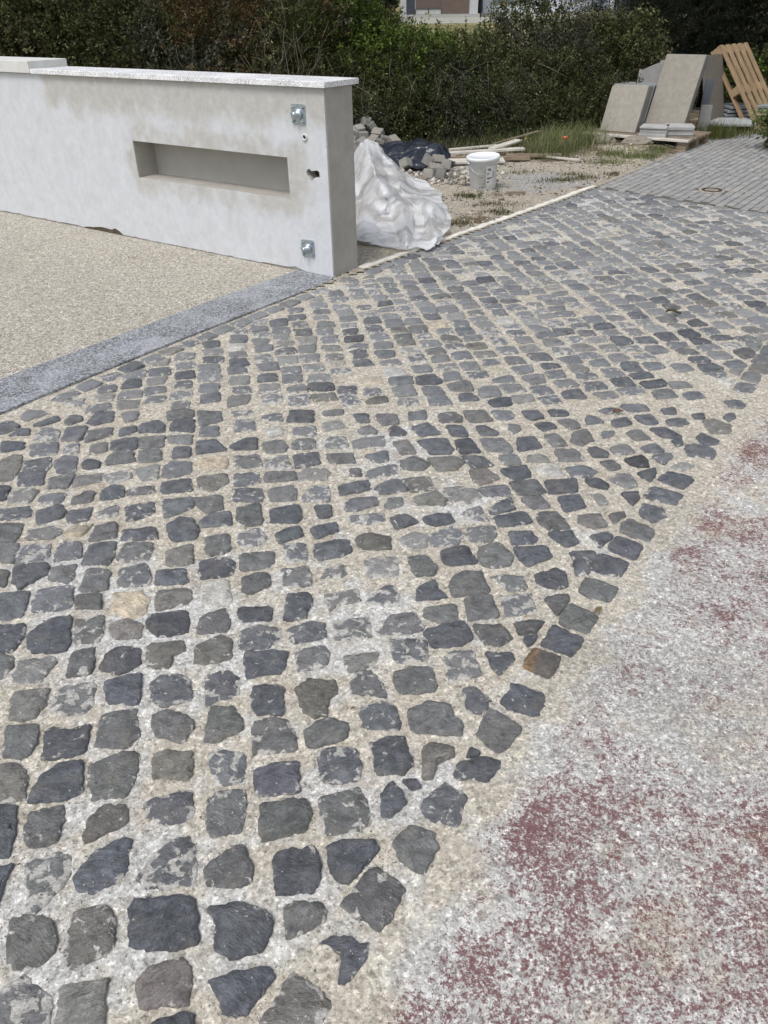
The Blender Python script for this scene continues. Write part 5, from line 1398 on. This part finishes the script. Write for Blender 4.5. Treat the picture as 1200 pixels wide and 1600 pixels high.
# ---------------------------------------------------------------- vegetation
def unit(v): return v / (np.linalg.norm(v, axis=-1, keepdims=True) + 1e-9)
def leaf_mesh(blobs_, twigs, per, ll, lw, pal, droop=0.0, up=.5, twl=(.10, .24), rin=.55, zmin=.02, seed=0):
    rg = np.random.default_rng(seed)
    wts = np.array([b[3] * b[4] + b[4] * b[5] + b[3] * b[5] for b in blobs_]); wts = wts / wts.sum()
    bi = rg.choice(len(blobs_), twigs, p=wts); B = np.array(blobs_)[bi]
    d = unit(rg.normal(0, 1, (twigs, 3))); r = rin + (1 - rin) * rg.random(twigs) ** .6
    r = r * (1 + .35 * fbm(d[:, 0] * 3 + B[:, 0] * 2, d[:, 2] * 3 + d[:, 1] * 2, 3, seed))
    C = B[:, :3] + d * B[:, 3:6] * r[:, None]
    k = C[:, 2] > zmin; C = C[k]; d = d[k]; n = len(C)
    ax = unit(d * np.array([1, 1, .6]) + np.array([0, 0, up]) + rg.normal(0, .5, (n, 3)))
    L = rg.uniform(*twl, n)
    pal = np.array(pal); ti = rg.integers(0, len(pal), n); 
    cl = fbm(C[:, 0] * 2.2 + 5, C[:, 2] * 2.2 + C[:, 1], 2, seed + 3)
    ti = np.clip(((cl * 1.3 + .5 + rg.normal(0, .18, n)) * len(pal)).astype(int), 0, len(pal) - 1)
    tw = np.repeat(np.arange(n), per); t = rg.random(n * per)
    side = unit(rg.normal(0, 1, (n * per, 3)))
    base = C[tw] + ax[tw] * (L[tw] * t)[:, None] + side * .012
    ld = unit(ax[tw] * .55 + side + np.array([0, 0, -droop])); nr = unit(np.cross(ld, rg.normal(0, 1, (n * per, 3))))
    s = rg.uniform(.6, 1.15, n * per)[:, None]; a = ld * ll * s; b = nr * lw * s
    nn = np.cross(ld, nr) * (lw * .35) * s
    V = np.stack([base, base + a * .45 + b + nn, base + a, base + a * .45 - b + nn], 1).reshape(-1, 3)
    V[:, 2] = np.maximum(V[:, 2], .0)
    F = np.arange(len(V)).reshape(-1, 4)
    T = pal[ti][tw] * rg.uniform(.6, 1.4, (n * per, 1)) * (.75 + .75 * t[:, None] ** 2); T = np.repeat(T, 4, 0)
    return V, F, T, C
def branches(basep, tips, rad, seed=0, n=5, wig=.06):
    rg = random.Random(seed); m = MB()
    for tp in tips:
        b0 = Vector(basep) + Vector((rg.gauss(0, .05), rg.gauss(0, .05), 0)); tp = Vector(tp); pts = []
        for i in range(n + 1):
            t = i / n; p = b0.lerp(tp, t); p.z = b0.z + (tp.z - b0.z) * t ** .8
            if 0 < i < n: p += Vector((rg.gauss(0, wig), rg.gauss(0, wig), rg.gauss(0, wig * .6)))
            pts.append(p)
        m.tube(pts, [rad * (1 - .8 * i / n) for i in range(n + 1)], 4)
    return m
def shrub(name, base, blobs_, twigs, per, ll, lw, pal, label, cat='shrub', group=None, seed=0, nb=22, bark='bark', rad=.011, lmat='leaf', brname='branches', crname='foliage', **kw):
    t = empty(name, base); prop(t, label, cat, group)
    rel = [(b[0] - base[0], b[1] - base[1], b[2] - base[2], b[3], b[4], b[5]) for b in blobs_]
    V, F, T, C = leaf_mesh(rel, twigs, per, ll, lw, pal, seed=seed, **kw)
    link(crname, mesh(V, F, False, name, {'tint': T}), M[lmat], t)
    rg = np.random.default_rng(seed + 1); tips = C[rg.choice(len(C), min(nb, len(C)), replace=False)]
    branches((0, 0, 0), tips, rad, seed).build(brname, M[bark], t, True)
    return t
OL = [(.060, .070, .026), (.088, .102, .036), (.045, .052, .020), (.125, .135, .058), (.088, .080, .042)]
GR = [(.052, .078, .018), (.088, .132, .026), (.12, .172, .036), (.066, .095, .022)]
GY = [(.060, .068, .042), (.085, .092, .062), (.045, .052, .030), (.11, .115, .085)]
BR = [(.10, .070, .032), (.070, .074, .028), (.15, .095, .045), (.060, .066, .026), (.17, .16, .115)]
DK = [(.026, .036, .014), (.040, .054, .018), (.056, .070, .025)]
SG = 'shrubs of the scrub behind the wall'
def build_hedge():
    shrub('shrub', (-5.9, 10.6, 0), [(-6.0, 10.7, 1.1, .9, .8, 1.1), (-5.2, 10.5, .8, .7, .6, .9)], 1400, 18, .050, .011, DK + BR[:1], 'dark leafy shrub at the far left edge, above the raised wall block', group=SG, seed=1)
    shrub('shrub', (-4.4, 10.3, 0), [(-4.5, 10.4, 1.0, .8, .7, 1.05), (-3.9, 10.2, .7, .6, .6, .85), (-4.8, 10.6, 1.5, .7, .6, .7)], 2200, 18, .052, .012, OL, 'dull green shrub behind the step in the wall coping', group=SG, seed=2)
    shrub('shrub', (-3.2, 10.3, 0), [(-3.3, 10.4, 1.0, .8, .7, 1.0), (-2.8, 10.2, .75, .6, .5, .8), (-3.2, 10.8, 1.6, .8, .6, .6)], 2200, 18, .050, .011, OL + DK, 'dense olive shrub behind the left part of the coping', group=SG, seed=3)
    shrub('shrub', (-2.15, 10.1, 0), [(-2.2, 10.2, .8, .65, .5, .9), (-1.9, 10.3, 1.2, .6, .5, .7)], 1700, 18, .055, .008, BR + GY, 'shrub with silvery and rusty brown leaves above the niche', group=SG, seed=4, bark='bark_pale')
    shrub('shrub', (-1.25, 10.3, 0), [(-1.3, 10.4, .75, .75, .5, .85), (-1.1, 10.7, 1.3, .8, .5, .7)], 1700, 18, .045, .009, OL + BR, 'olive shrub with bare pale branches standing behind the hinge end of the wall', group=SG, seed=5, nb=26, bark='bark_pale', rad=.013)
    shrub('shrub', (-.25, 10.9, 0), [(-.35, 11.0, .75, .62, .5, .85), (.1, 10.8, .55, .5, .5, .68), (-.6, 11.4, 1.1, .6, .5, .55)], 2200, 18, .042, .012, GR, 'bright green shrub right behind the wall end', group=SG, seed=6)
    shrub('shrub', (.75, 11.0, 0), [(.6, 11.0, .52, .5, .5, .62), (1.15, 11.1, .50, .5, .5, .60)], 2000, 18, .042, .012, GR + OL[:2], 'low green shrub in the dip before the dry field', group=SG, seed=7)
    shrub('shrub', (2.0, 11.4, 0), [(1.85, 11.4, .60, .68, .5, .64), (2.3, 11.4, .62, .5, .5, .66), (2.0, 11.6, 1.15, .5, .4, .36)], 1900, 13, .045, .012, OL + GY[:2], 'tall twiggy shrub in front of the white house', group=SG, seed=8, nb=40, rad=.012)
    shrub('shrub', (3.05, 11.9, 0), [(2.95, 11.9, .58, .60, .5, .64), (3.4, 12.1, .62, .5, .5, .66)], 1700, 18, .045, .012, OL, 'rounded olive shrub left of the dark pine', group=SG, seed=9)
    # second row closes the gaps
    shrub('shrub', (-.9, 12.3, 0), [(-1.6, 12.3, 1.1, 1.1, .6, 1.1), (-.5, 12.2, .9, .8, .6, .85), (-2.8, 12.0, 1.3, 1.1, .6, 1.1), (-4.4, 12.2, 1.4, 1.2, .6, 1.1)], 4600, 16, .055, .014, DK + OL, 'wide dark thicket rising behind the shrubs at the left', group=SG, seed=10)
    # reddish dry bush beyond the green one
    shrub('shrub', (.25, 11.7, 0), [(.05, 11.8, .88, .45, .4, .46), (.9, 12.0, .72, .28, .3, .36)], 520, 15, .05, .008, [(.12, .06, .035), (.16, .085, .05), (.08, .07, .03)], 'dry reddish brown bush behind the bright green shrub', group=SG, seed=12, rin=.3)
    # scrub along the foot
    t = None
    bl = [(x, 10.15 + .30 * (x > 1.4) + .35 * (x > 2.2) + .1 * math.sin(x * 3), .22, .42, .32, .42 + .06 * math.sin(x * 5)) for x in np.arange(-6.2, 3.3, .42)]
    V, F, T, C = leaf_mesh(bl, 8200, 17, .040, .006, OL + GY + DK, up=.7, rin=.4, seed=31, twl=(.08, .22))
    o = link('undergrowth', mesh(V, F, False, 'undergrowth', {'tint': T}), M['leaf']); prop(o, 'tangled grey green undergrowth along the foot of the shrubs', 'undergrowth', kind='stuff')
    bl = [(x, 10.55 + .35 * (x > 1.4) + .35 * (x > 2.2), .52, .5, .35, .40) for x in np.arange(-.6, 3.0, .45)]
    V, F, T, C = leaf_mesh(bl, 4200, 17, .038, .007, OL + DK + GY[:1], up=.6, rin=.5, seed=32, twl=(.08, .2), zmin=.1)
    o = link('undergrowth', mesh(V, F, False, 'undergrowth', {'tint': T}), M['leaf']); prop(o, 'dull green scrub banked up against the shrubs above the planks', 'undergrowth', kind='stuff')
    # dry stems and twigs poking out
    m = MB(); rg = random.Random(8)
    for i in range(200):
        x = rg.uniform(-3, 2.3); y = 10.0 + .35 * (x > 1.6) + rg.uniform(-.15, .6); z = rg.uniform(.05, .75); a = rg.uniform(0, 6.28); l = rg.uniform(.15, .42); e = rg.uniform(.2, 1.3)
        p = Vector((x, y, z)); d = Vector((math.cos(a) * math.cos(e), math.sin(a) * math.cos(e), math.sin(e))); q = p + d * l; md = p.lerp(q, .5) + Vector((rg.gauss(0, .02), rg.gauss(0, .02), .02))
        m.tube([p, md, q], [.0035, .0028, .0015], 3)
    o = m.build('dry_stems', mat_simple('dry_stem', (.16, .14, .10), .9, .3), None, True); prop(o, 'thin dry pale stems sticking out of the scrub', 'stems', kind='stuff')
    # bare branches
    tips = [(.05, -.1, 1.55), (.35, .1, 1.45), (-.25, 0, 1.35), (.45, -.15, 1.05), (-.4, -.05, 1.0), (.2, -.2, 1.2), (.55, 0, 1.3), (-.1, -.2, .95)]
    t = empty('dead_bush', (-1.05, 9.85, 0)); prop(t, 'bare pale dead bush in front of the scrub above the upper hinge plate', 'dead bush', SG)
    m = branches((0, 0, 0), tips, .008, 77, 6, .05); rg = random.Random(9)
    for tp in tips:
        for k in range(5):
            p = Vector(tp) * rg.uniform(.5, .95); q = p + Vector((rg.gauss(0, .14), rg.gauss(0, .1), rg.uniform(.02, .22))); m.tube([p, p.lerp(q, .5) + Vector((0, 0, .015)), q], [.003, .002, .001], 3)
    m.build('branches', M['bark'], t, True)
    # little white flowers
    pts = []; rg = random.Random(3); m = MB()
    for i in range(90):
        x = rg.uniform(-.6, 3.0); y = 9.72 + .30 * (x > 1.4) + .35 * (x > 2.2) + rg.uniform(-.02, .1); z = rg.uniform(.12, .62); s = rg.uniform(.002, .0055)
        a0 = rg.uniform(0, 3)
        for k in range(5):
            a = a0 + k * 1.257; m.add([(x, y, z), (x + s * math.cos(a - .5), y - .003, z + s * math.sin(a - .5)), (x + s * 1.5 * math.cos(a), y - .004, z + s * 1.5 * math.sin(a)), (x + s * math.cos(a + .5), y - .003, z + s * math.sin(a + .5))], [(0, 1, 2, 3)])
    prop(m.build('tiny_flowers', mat_simple('pale_petal', (.45, .46, .36), .7, .1)), 'tiny whitish flowers dotted over the scrub', 'flowers', kind='stuff')
build_hedge()

def build_pines():
    ND = [(.007, .010, .005), (.010, .014, .007), (.016, .021, .010)]
    def pine(x, y, bl, tw, seed, label):
        t = empty('pine_tree', (x, y, 0)); prop(t, label, 'tree', 'dark pines at the right')
        rel = [(a - x, b - y, c, d, e, f) for a, b, c, d, e, f in bl]
        V, F, T, C = leaf_mesh(rel, tw, 26, .085, .0035, ND, up=.5, rin=.35, seed=seed, twl=(.1, .25))
        link('crown', mesh(V, F, False, 'crown', {'tint': T}), M['needle'], t)
        m = MB(); m.tube([(0, 0, 0), (.05, .02, 1.6), (-.03, .05, 3.4), (0, 0, 5.2)], [.16, .13, .09, .03], 9); m.build('trunk', M['bark_dark'], t, True)
        rg = np.random.default_rng(seed); branches((0, 0, .4), C[rg.choice(len(C), 40)], .03, seed).build('branches', M['bark_dark'], t, True)
    pine(5.2, 13.6, [(4.7, 13.4, 1.0, 1.15, .9, 1.15), (5.6, 13.5, 1.3, 1.2, .9, 1.3), (5.2, 13.8, 2.7, 1.6, 1.2, 1.3), (5.2, 13.8, 4.3, 1.1, .9, 1.2)], 8500, 51, 'left dark pine tree rising behind the stone slabs')
    pine(7.6, 13.8, [(7.0, 13.6, 1.0, 1.2, .9, 1.2), (8.2, 13.6, 1.2, 1.2, .9, 1.3), (7.6, 14, 2.8, 1.6, 1.2, 1.4), (7.6, 14, 4.4, 1.1, .9, 1.2)], 7000, 52, 'right dark pine tree behind the leaning pallet')
    pine(4.6, 15.4, [(4.2, 15.4, 1.2, 1.0, .8, 1.3), (5.3, 15.4, 2.0, 1.4, .8, 1.8), (6.8, 15.4, 1.4, 1.5, .8, 1.6), (8.6, 15.4, 1.4, 1.5, .8, 1.6)], 7500, 53, 'dark pine mass closing the gap behind the two nearer pines')
build_pines()
# small shrubs under the pines and at the right edge
shrub('shrub', (5.6, 12.2, 0), [(5.3, 12.2, .35, .5, .3, .42), (6.1, 12.3, .4, .5, .3, .5)], 900, 16, .045, .012, OL + GR, 'low green shrub showing through the leaning pallet', group='shrubs at the right', seed=14)
shrub('shrub', (4.78, 9.45, 0), [(4.70, 9.45, .24, .36, .36, .22), (4.85, 9.5, .46, .26, .28, .16), (5.1, 9.4, .3, .4, .4, .28)], 1100, 20, .045, .013, [(.10, .13, .045), (.14, .18, .065), (.075, .10, .035), (.19, .23, .10)], 'rounded pale green shrub on the pavers at the right edge', group='shrubs at the right', seed=15, rin=.35, up=.8)

def blades(name, pts, h0, h1, wd, pal, label, lean=.35, seed=0, cat='grass'):
    rg = np.random.default_rng(seed); n = len(pts); a = rg.uniform(0, 6.283, n); h = rg.uniform(h0, h1, n) * (.5 + .5 * rg.random(n)); w_ = wd * rg.uniform(.6, 1.2, n)
    ln_ = lean * rg.uniform(.2, 1.3, n) * h; dx, dy = np.cos(a) * ln_, np.sin(a) * ln_; px, py = -np.sin(a) * w_, np.cos(a) * w_
    P = []
    for t, q in ((0, 1.0), (.45, .8), (.8, .5)):
        for s in (-1, 1): P.append(np.stack([pts[:, 0] + dx * t * t + s * px * q, pts[:, 1] + dy * t * t + s * py * q, pts[:, 2] + h * t * (1 - .12 * t)], 1))
    P.append(np.stack([pts[:, 0] + dx * 1.1, pts[:, 1] + dy * 1.1, pts[:, 2] + h * .9], 1))
    V = np.stack(P, 1).reshape(-1, 3)
    q = np.array([(0, 1, 3, 2), (2, 3, 5, 4), (4, 5, 6, 6)])
    F = [tuple(i + 7 * k for i in f) for k in range(n) for f in ((0, 1, 3, 2), (2, 3, 5, 4), (4, 5, 6))]
    pal = np.array(pal); T = pal[rg.integers(0, len(pal), n)] * rg.uniform(.7, 1.3, (n, 1)); T = np.repeat(T, 7, 0)
    o = link(name, mesh(V, F, True, name, {'tint': T}), M['grass']); prop(o, label, cat, kind='stuff'); return o
def patch_pts(specs, seed=0):
    rg = np.random.default_rng(seed); L = []
    for x, y, sx, sy, n in specs:
        L.append(np.column_stack([rg.normal(x, sx, n), rg.normal(y, sy, n)]))
    P = np.vstack(L); k = kerb_side(P[:, 0], P[:, 1]) < -.02; P = P[k]
    return np.column_stack([P, dirt_z(P[:, 0], P[:, 1]) - .005])
GP = [(.13, .17, .055), (.17, .21, .075), (.095, .13, .040), (.25, .26, .13), (.34, .32, .19)]
blades('grass', patch_pts([(1.95, 9.45, .15, .20, 1300), (2.20, 9.75, .18, .20, 900), (1.80, 9.15, .10, .12, 350), (1.6, 9.95, .3, .12, 300), (2.2, 10.2, .2, .15, 500), (1.5, 9.6, .25, .12, 300), (2.45, 10.0, .15, .15, 400)], 1), .06, .36, .0026, GP, 'tall wild grass growing between the planks and the slab pallet', .85, 2)
blades('grass', patch_pts([(2.55, 9.2, .10, .06, 600), (2.85, 9.05, .14, .06, 900), (3.1, 9.3, .10, .06, 600), (2.45, 8.75, .12, .05, 400), (2.75, 9.15, .3, .14, 900)], 3), .015, .075, .0026, GP, 'short weedy grass on the dirt in front of the slab pallet', .7, 4)
def tall2(n, seed):
    rg = np.random.default_rng(seed); x = rg.normal(4.05, .22, n); y = rg.normal(10.45, .10, n) + (x - 4.05) * .1; return np.column_stack([x, y, np.zeros(n)])
blades('grass', tall2(1500, 7), .10, .30, .0026, [(.10, .13, .035), (.15, .17, .05), (.20, .20, .08), (.07, .09, .03)], 'tall yellowish grass at the right foot of the tall slabs', .35, 8)
blades('grass', np.column_stack([np.random.default_rng(9).normal(4.75, .3, 900), np.random.default_rng(10).normal(10.75, .10, 900), np.zeros(900)]), .04, .14, .003, GP, 'low grass under the flat slabs and the leaning pallet', .5, 9)
blades('weeds', patch_pts([(.80, 7.22, .07, .05, 320), (.98, 6.85, .12, .06, 260), (.98, 6.55, .06, .05, 200), (.62, 6.2, .06, .05, 160), (1.75, 7.85, .14, .05, 420), (1.9, 8.1, .08, .04, 160), (2.0, 7.95, .10, .04, 200), (1.45, 8.3, .1, .05, 120), (2.3, 8.1, .06, .04, 150)], 11), .015, .06, .0028, [(.06, .085, .025), (.09, .12, .035), (.12, .11, .05), (.14, .09, .05)], 'small weed tufts dotted over the sandy dirt by the bucket', .9, 12, 'weeds')
blades('weeds', patch_pts([(.90, 7.28, .02, .02, 12), (1.08, 7.25, .02, .02, 10), (1.02, 7.22, .03, .02, 10)], 12), .08, .17, .0022, [(.05, .06, .02), (.10, .09, .04)], 'few thin upright stems growing in front of the bucket', .25, 13, 'weeds')
blades('grass', np.column_stack([np.random.default_rng(19).uniform(-.6, 2.8, 2600), 9.85 + .25 * (np.random.default_rng(19).uniform(-.6, 2.8, 2600) > 1.4) + np.random.default_rng(20).normal(0, .12, 2600), np.zeros(2600)]), .05, .24, .0028, GP + GY, 'grass and stalks along the foot of the scrub', .6, 21)

def flower(c, label):
    t = empty('poppy_flower', c); prop(t, label, 'flower')
    m = MB(); m.tube([(0, 0, -.20), (.01, 0, -.1), (0, 0, -.005)], [.0018, .0016, .0015], 4); m.build('stem', mat_simple('stem', (.09, .12, .04), .7, .1), t)
    m = MB()
    for k in range(5):
        a = k * 1.2566; ca, sa = math.cos(a), math.sin(a)
        P = [(0, -.004, 0), (.016, -.016, .012), (.030, -.012, .030), (.034, 0, .034), (.030, .012, .030), (.016, .016, .012), (0, .004, 0)]
        m.add([(x * ca - y * sa, x * sa + y * ca, z) for x, y, z in P], [(0, 1, 5, 6), (1, 2, 4, 5), (2, 3, 4)])
    m.build('petals', mat_simple('orange_petal', (.80, .20, .09), .6, .2), t)
    m = MB(); m.lathe([(0, .002), (.006, .006), (.005, .016), (0, .018)], 8); m.build('seed_head', M['ink'], t)
rg_ = np.random.default_rng(44)
blades('weeds', np.column_stack([np.concatenate([rg_.normal(1.045, .008, 14), rg_.normal(1.13, .008, 12)]), np.concatenate([rg_.normal(1.86, .006, 14), rg_.normal(1.80, .006, 12)]), np.full(26, -.004)]), .008, .028, .0012, [(.06, .09, .03), (.10, .12, .04)], 'two tiny green weeds growing out of the dusty red road', .8, 45, 'weeds')
flower((2.04, 9.20, .18), 'single orange red flower in the grass left of the slab pallet')
def yellow():
    m = MB(); rg = random.Random(5)
    for x, y, z in ((2.72, 9.05, .12), (2.80, 9.10, .10), (2.70, 8.98, .08), (1.62, 9.2, .2), (2.95, 9.2, .1)):
        for k in range(6):
            a = k * 1.047; s = .011; m.add([(x, y, z), (x + s * math.cos(a - .4), y + s * math.sin(a - .4), z + .004), (x + 1.6 * s * math.cos(a), y + 1.6 * s * math.sin(a), z + .007), (x + s * math.cos(a + .4), y + s * math.sin(a + .4), z + .004)], [(0, 1, 2, 3)])
    prop(m.build('yellow_flowers', mat_simple('yellow_petal', (.75, .55, .06), .6, .1)), 'few yellow flowers in the short grass before the pallet', 'flowers', kind='stuff')
yellow()

# ---------------------------------------------------------------- houses across the field
def gz(y): t = min(1, max(0, (y - 18) / 30)); return -.06 + .62 * t * t * (3 - 2 * t)
def house(name, x0, x1, y, base, wall_c, h, openings, label, roof_over=.3, plinth=.35):
    z0 = gz(y) - .1; t = empty(name, (x0, y, z0)); prop(t, label, 'house'); wm = mat_simple(name + '_wall', wall_c, .85, .06, 3, 30, .004)
    W = x1 - x0; m = MB(); m.box(0, W, 0, 8, 0, h); m.build('wall', wm, t)
    m = MB(); m.box(-roof_over, W + roof_over, -roof_over, 8.3, h, h + .25); m.build('roof', mat_simple('roof_slab', (.45, .45, .44), .8, .05), t)
    m = MB(); m.box(-.1, W + .1, -.14, 0, 0, plinth + .1); m.build('plinth', mat_simple('plinth', (.42, .42, .41), .9, .1), t)
    for kind, a, b, c, d, colr in openings:
        mt = mat_simple(kind, colr, .35 if 'window' in kind else .7, .12, 4, 20, .002)
        m = MB(); m.box(a, b, -.07, -.004, c, d); p = m.build(kind, mt, t)
        if 'window' in kind or 'door' in kind:
            fr = mat_simple('frame', (.09, .09, .095), .5, .1); m = MB()
            m.box(a - .06, a, -.10, -.003, c, d); m.box(b, b + .06, -.10, -.003, c, d); m.box(a, b, -.10, -.003, d, d + .06); m.box((a + b) / 2 - .03, (a + b) / 2 + .03, -.095, -.071, c, d)
            m.build('frame', fr, p)
    return t
house('brown_house', 1.6, 5.6, 50, 0, (.50, .52, .54), 6.2, [('corner_pillar', .1, .55, .0, 6.0, (.05, .06, .08)), ('cladding_panel', .62, 1.98, .70, 5.9, (.13, .10, .085)), ('garage_door', .62, 1.98, .46, .69, (.46, .48, .48)), ('cladding_panel', 2.0, 3.5, .46, 5.9, (.14, .105, .09)), ('window', 1.0, 1.9, 2.2, 3.6, (.10, .13, .16))], 'house with brown cladding and a dark corner pillar far across the field')
house('white_house', 6.1, 14.6, 52, 0, (.58, .62, .70), 6.4, [('window', .6, 2.0, .9, 2.6, (.18, .22, .27)), ('post', 3.3, 3.75, .4, 6.2, (.05, .06, .08)), ('window', 4.2, 5.6, 1.2, 2.7, (.22, .26, .32)), ('sliding_door', 6.2, 7.1, .5, 2.7, (.30, .34, .40)), ('white_post', 7.15, 7.4, .4, 6.2, (.80, .82, .84)), ('sliding_door', 7.5, 8.3, .5, 2.7, (.28, .31, .37))], 'pale bluish white house with posts far behind the shrubs')
def field_wall():
    m = MB(); m.box(-2, 24, 47, 47.2, gz(47) - .1, gz(47) + .22); prop(m.build('field_wall', mat_simple('field_wall', (.50, .50, .48), .9, .1)), 'long low pale wall in front of the far houses', 'wall')
field_wall()
def far_tree(x, y, s, seed):
    shrub('tree', (x, y, gz(y) - .05), [(x, y, gz(y) + 1.6 * s, 1.6 * s, 1.2 * s, 1.5 * s), (x + s, y, gz(y) + 1.1 * s, 1.1 * s, s, 1.1 * s)], 700, 16, .22, .07, [(.03, .045, .02), (.05, .07, .03)], ['dark rounded tree left of the brown clad house', 'dark bushy tree at the right end of the white house'][seed % 2], cat='tree', seed=100 + seed, nb=10, rad=.06, brname='trunk', crname='crown', group='trees by the far houses')
far_tree(-1.2, 46, 1.0, 0); far_tree(15.6, 49, .9, 1)
bpy.context.view_layer.update()
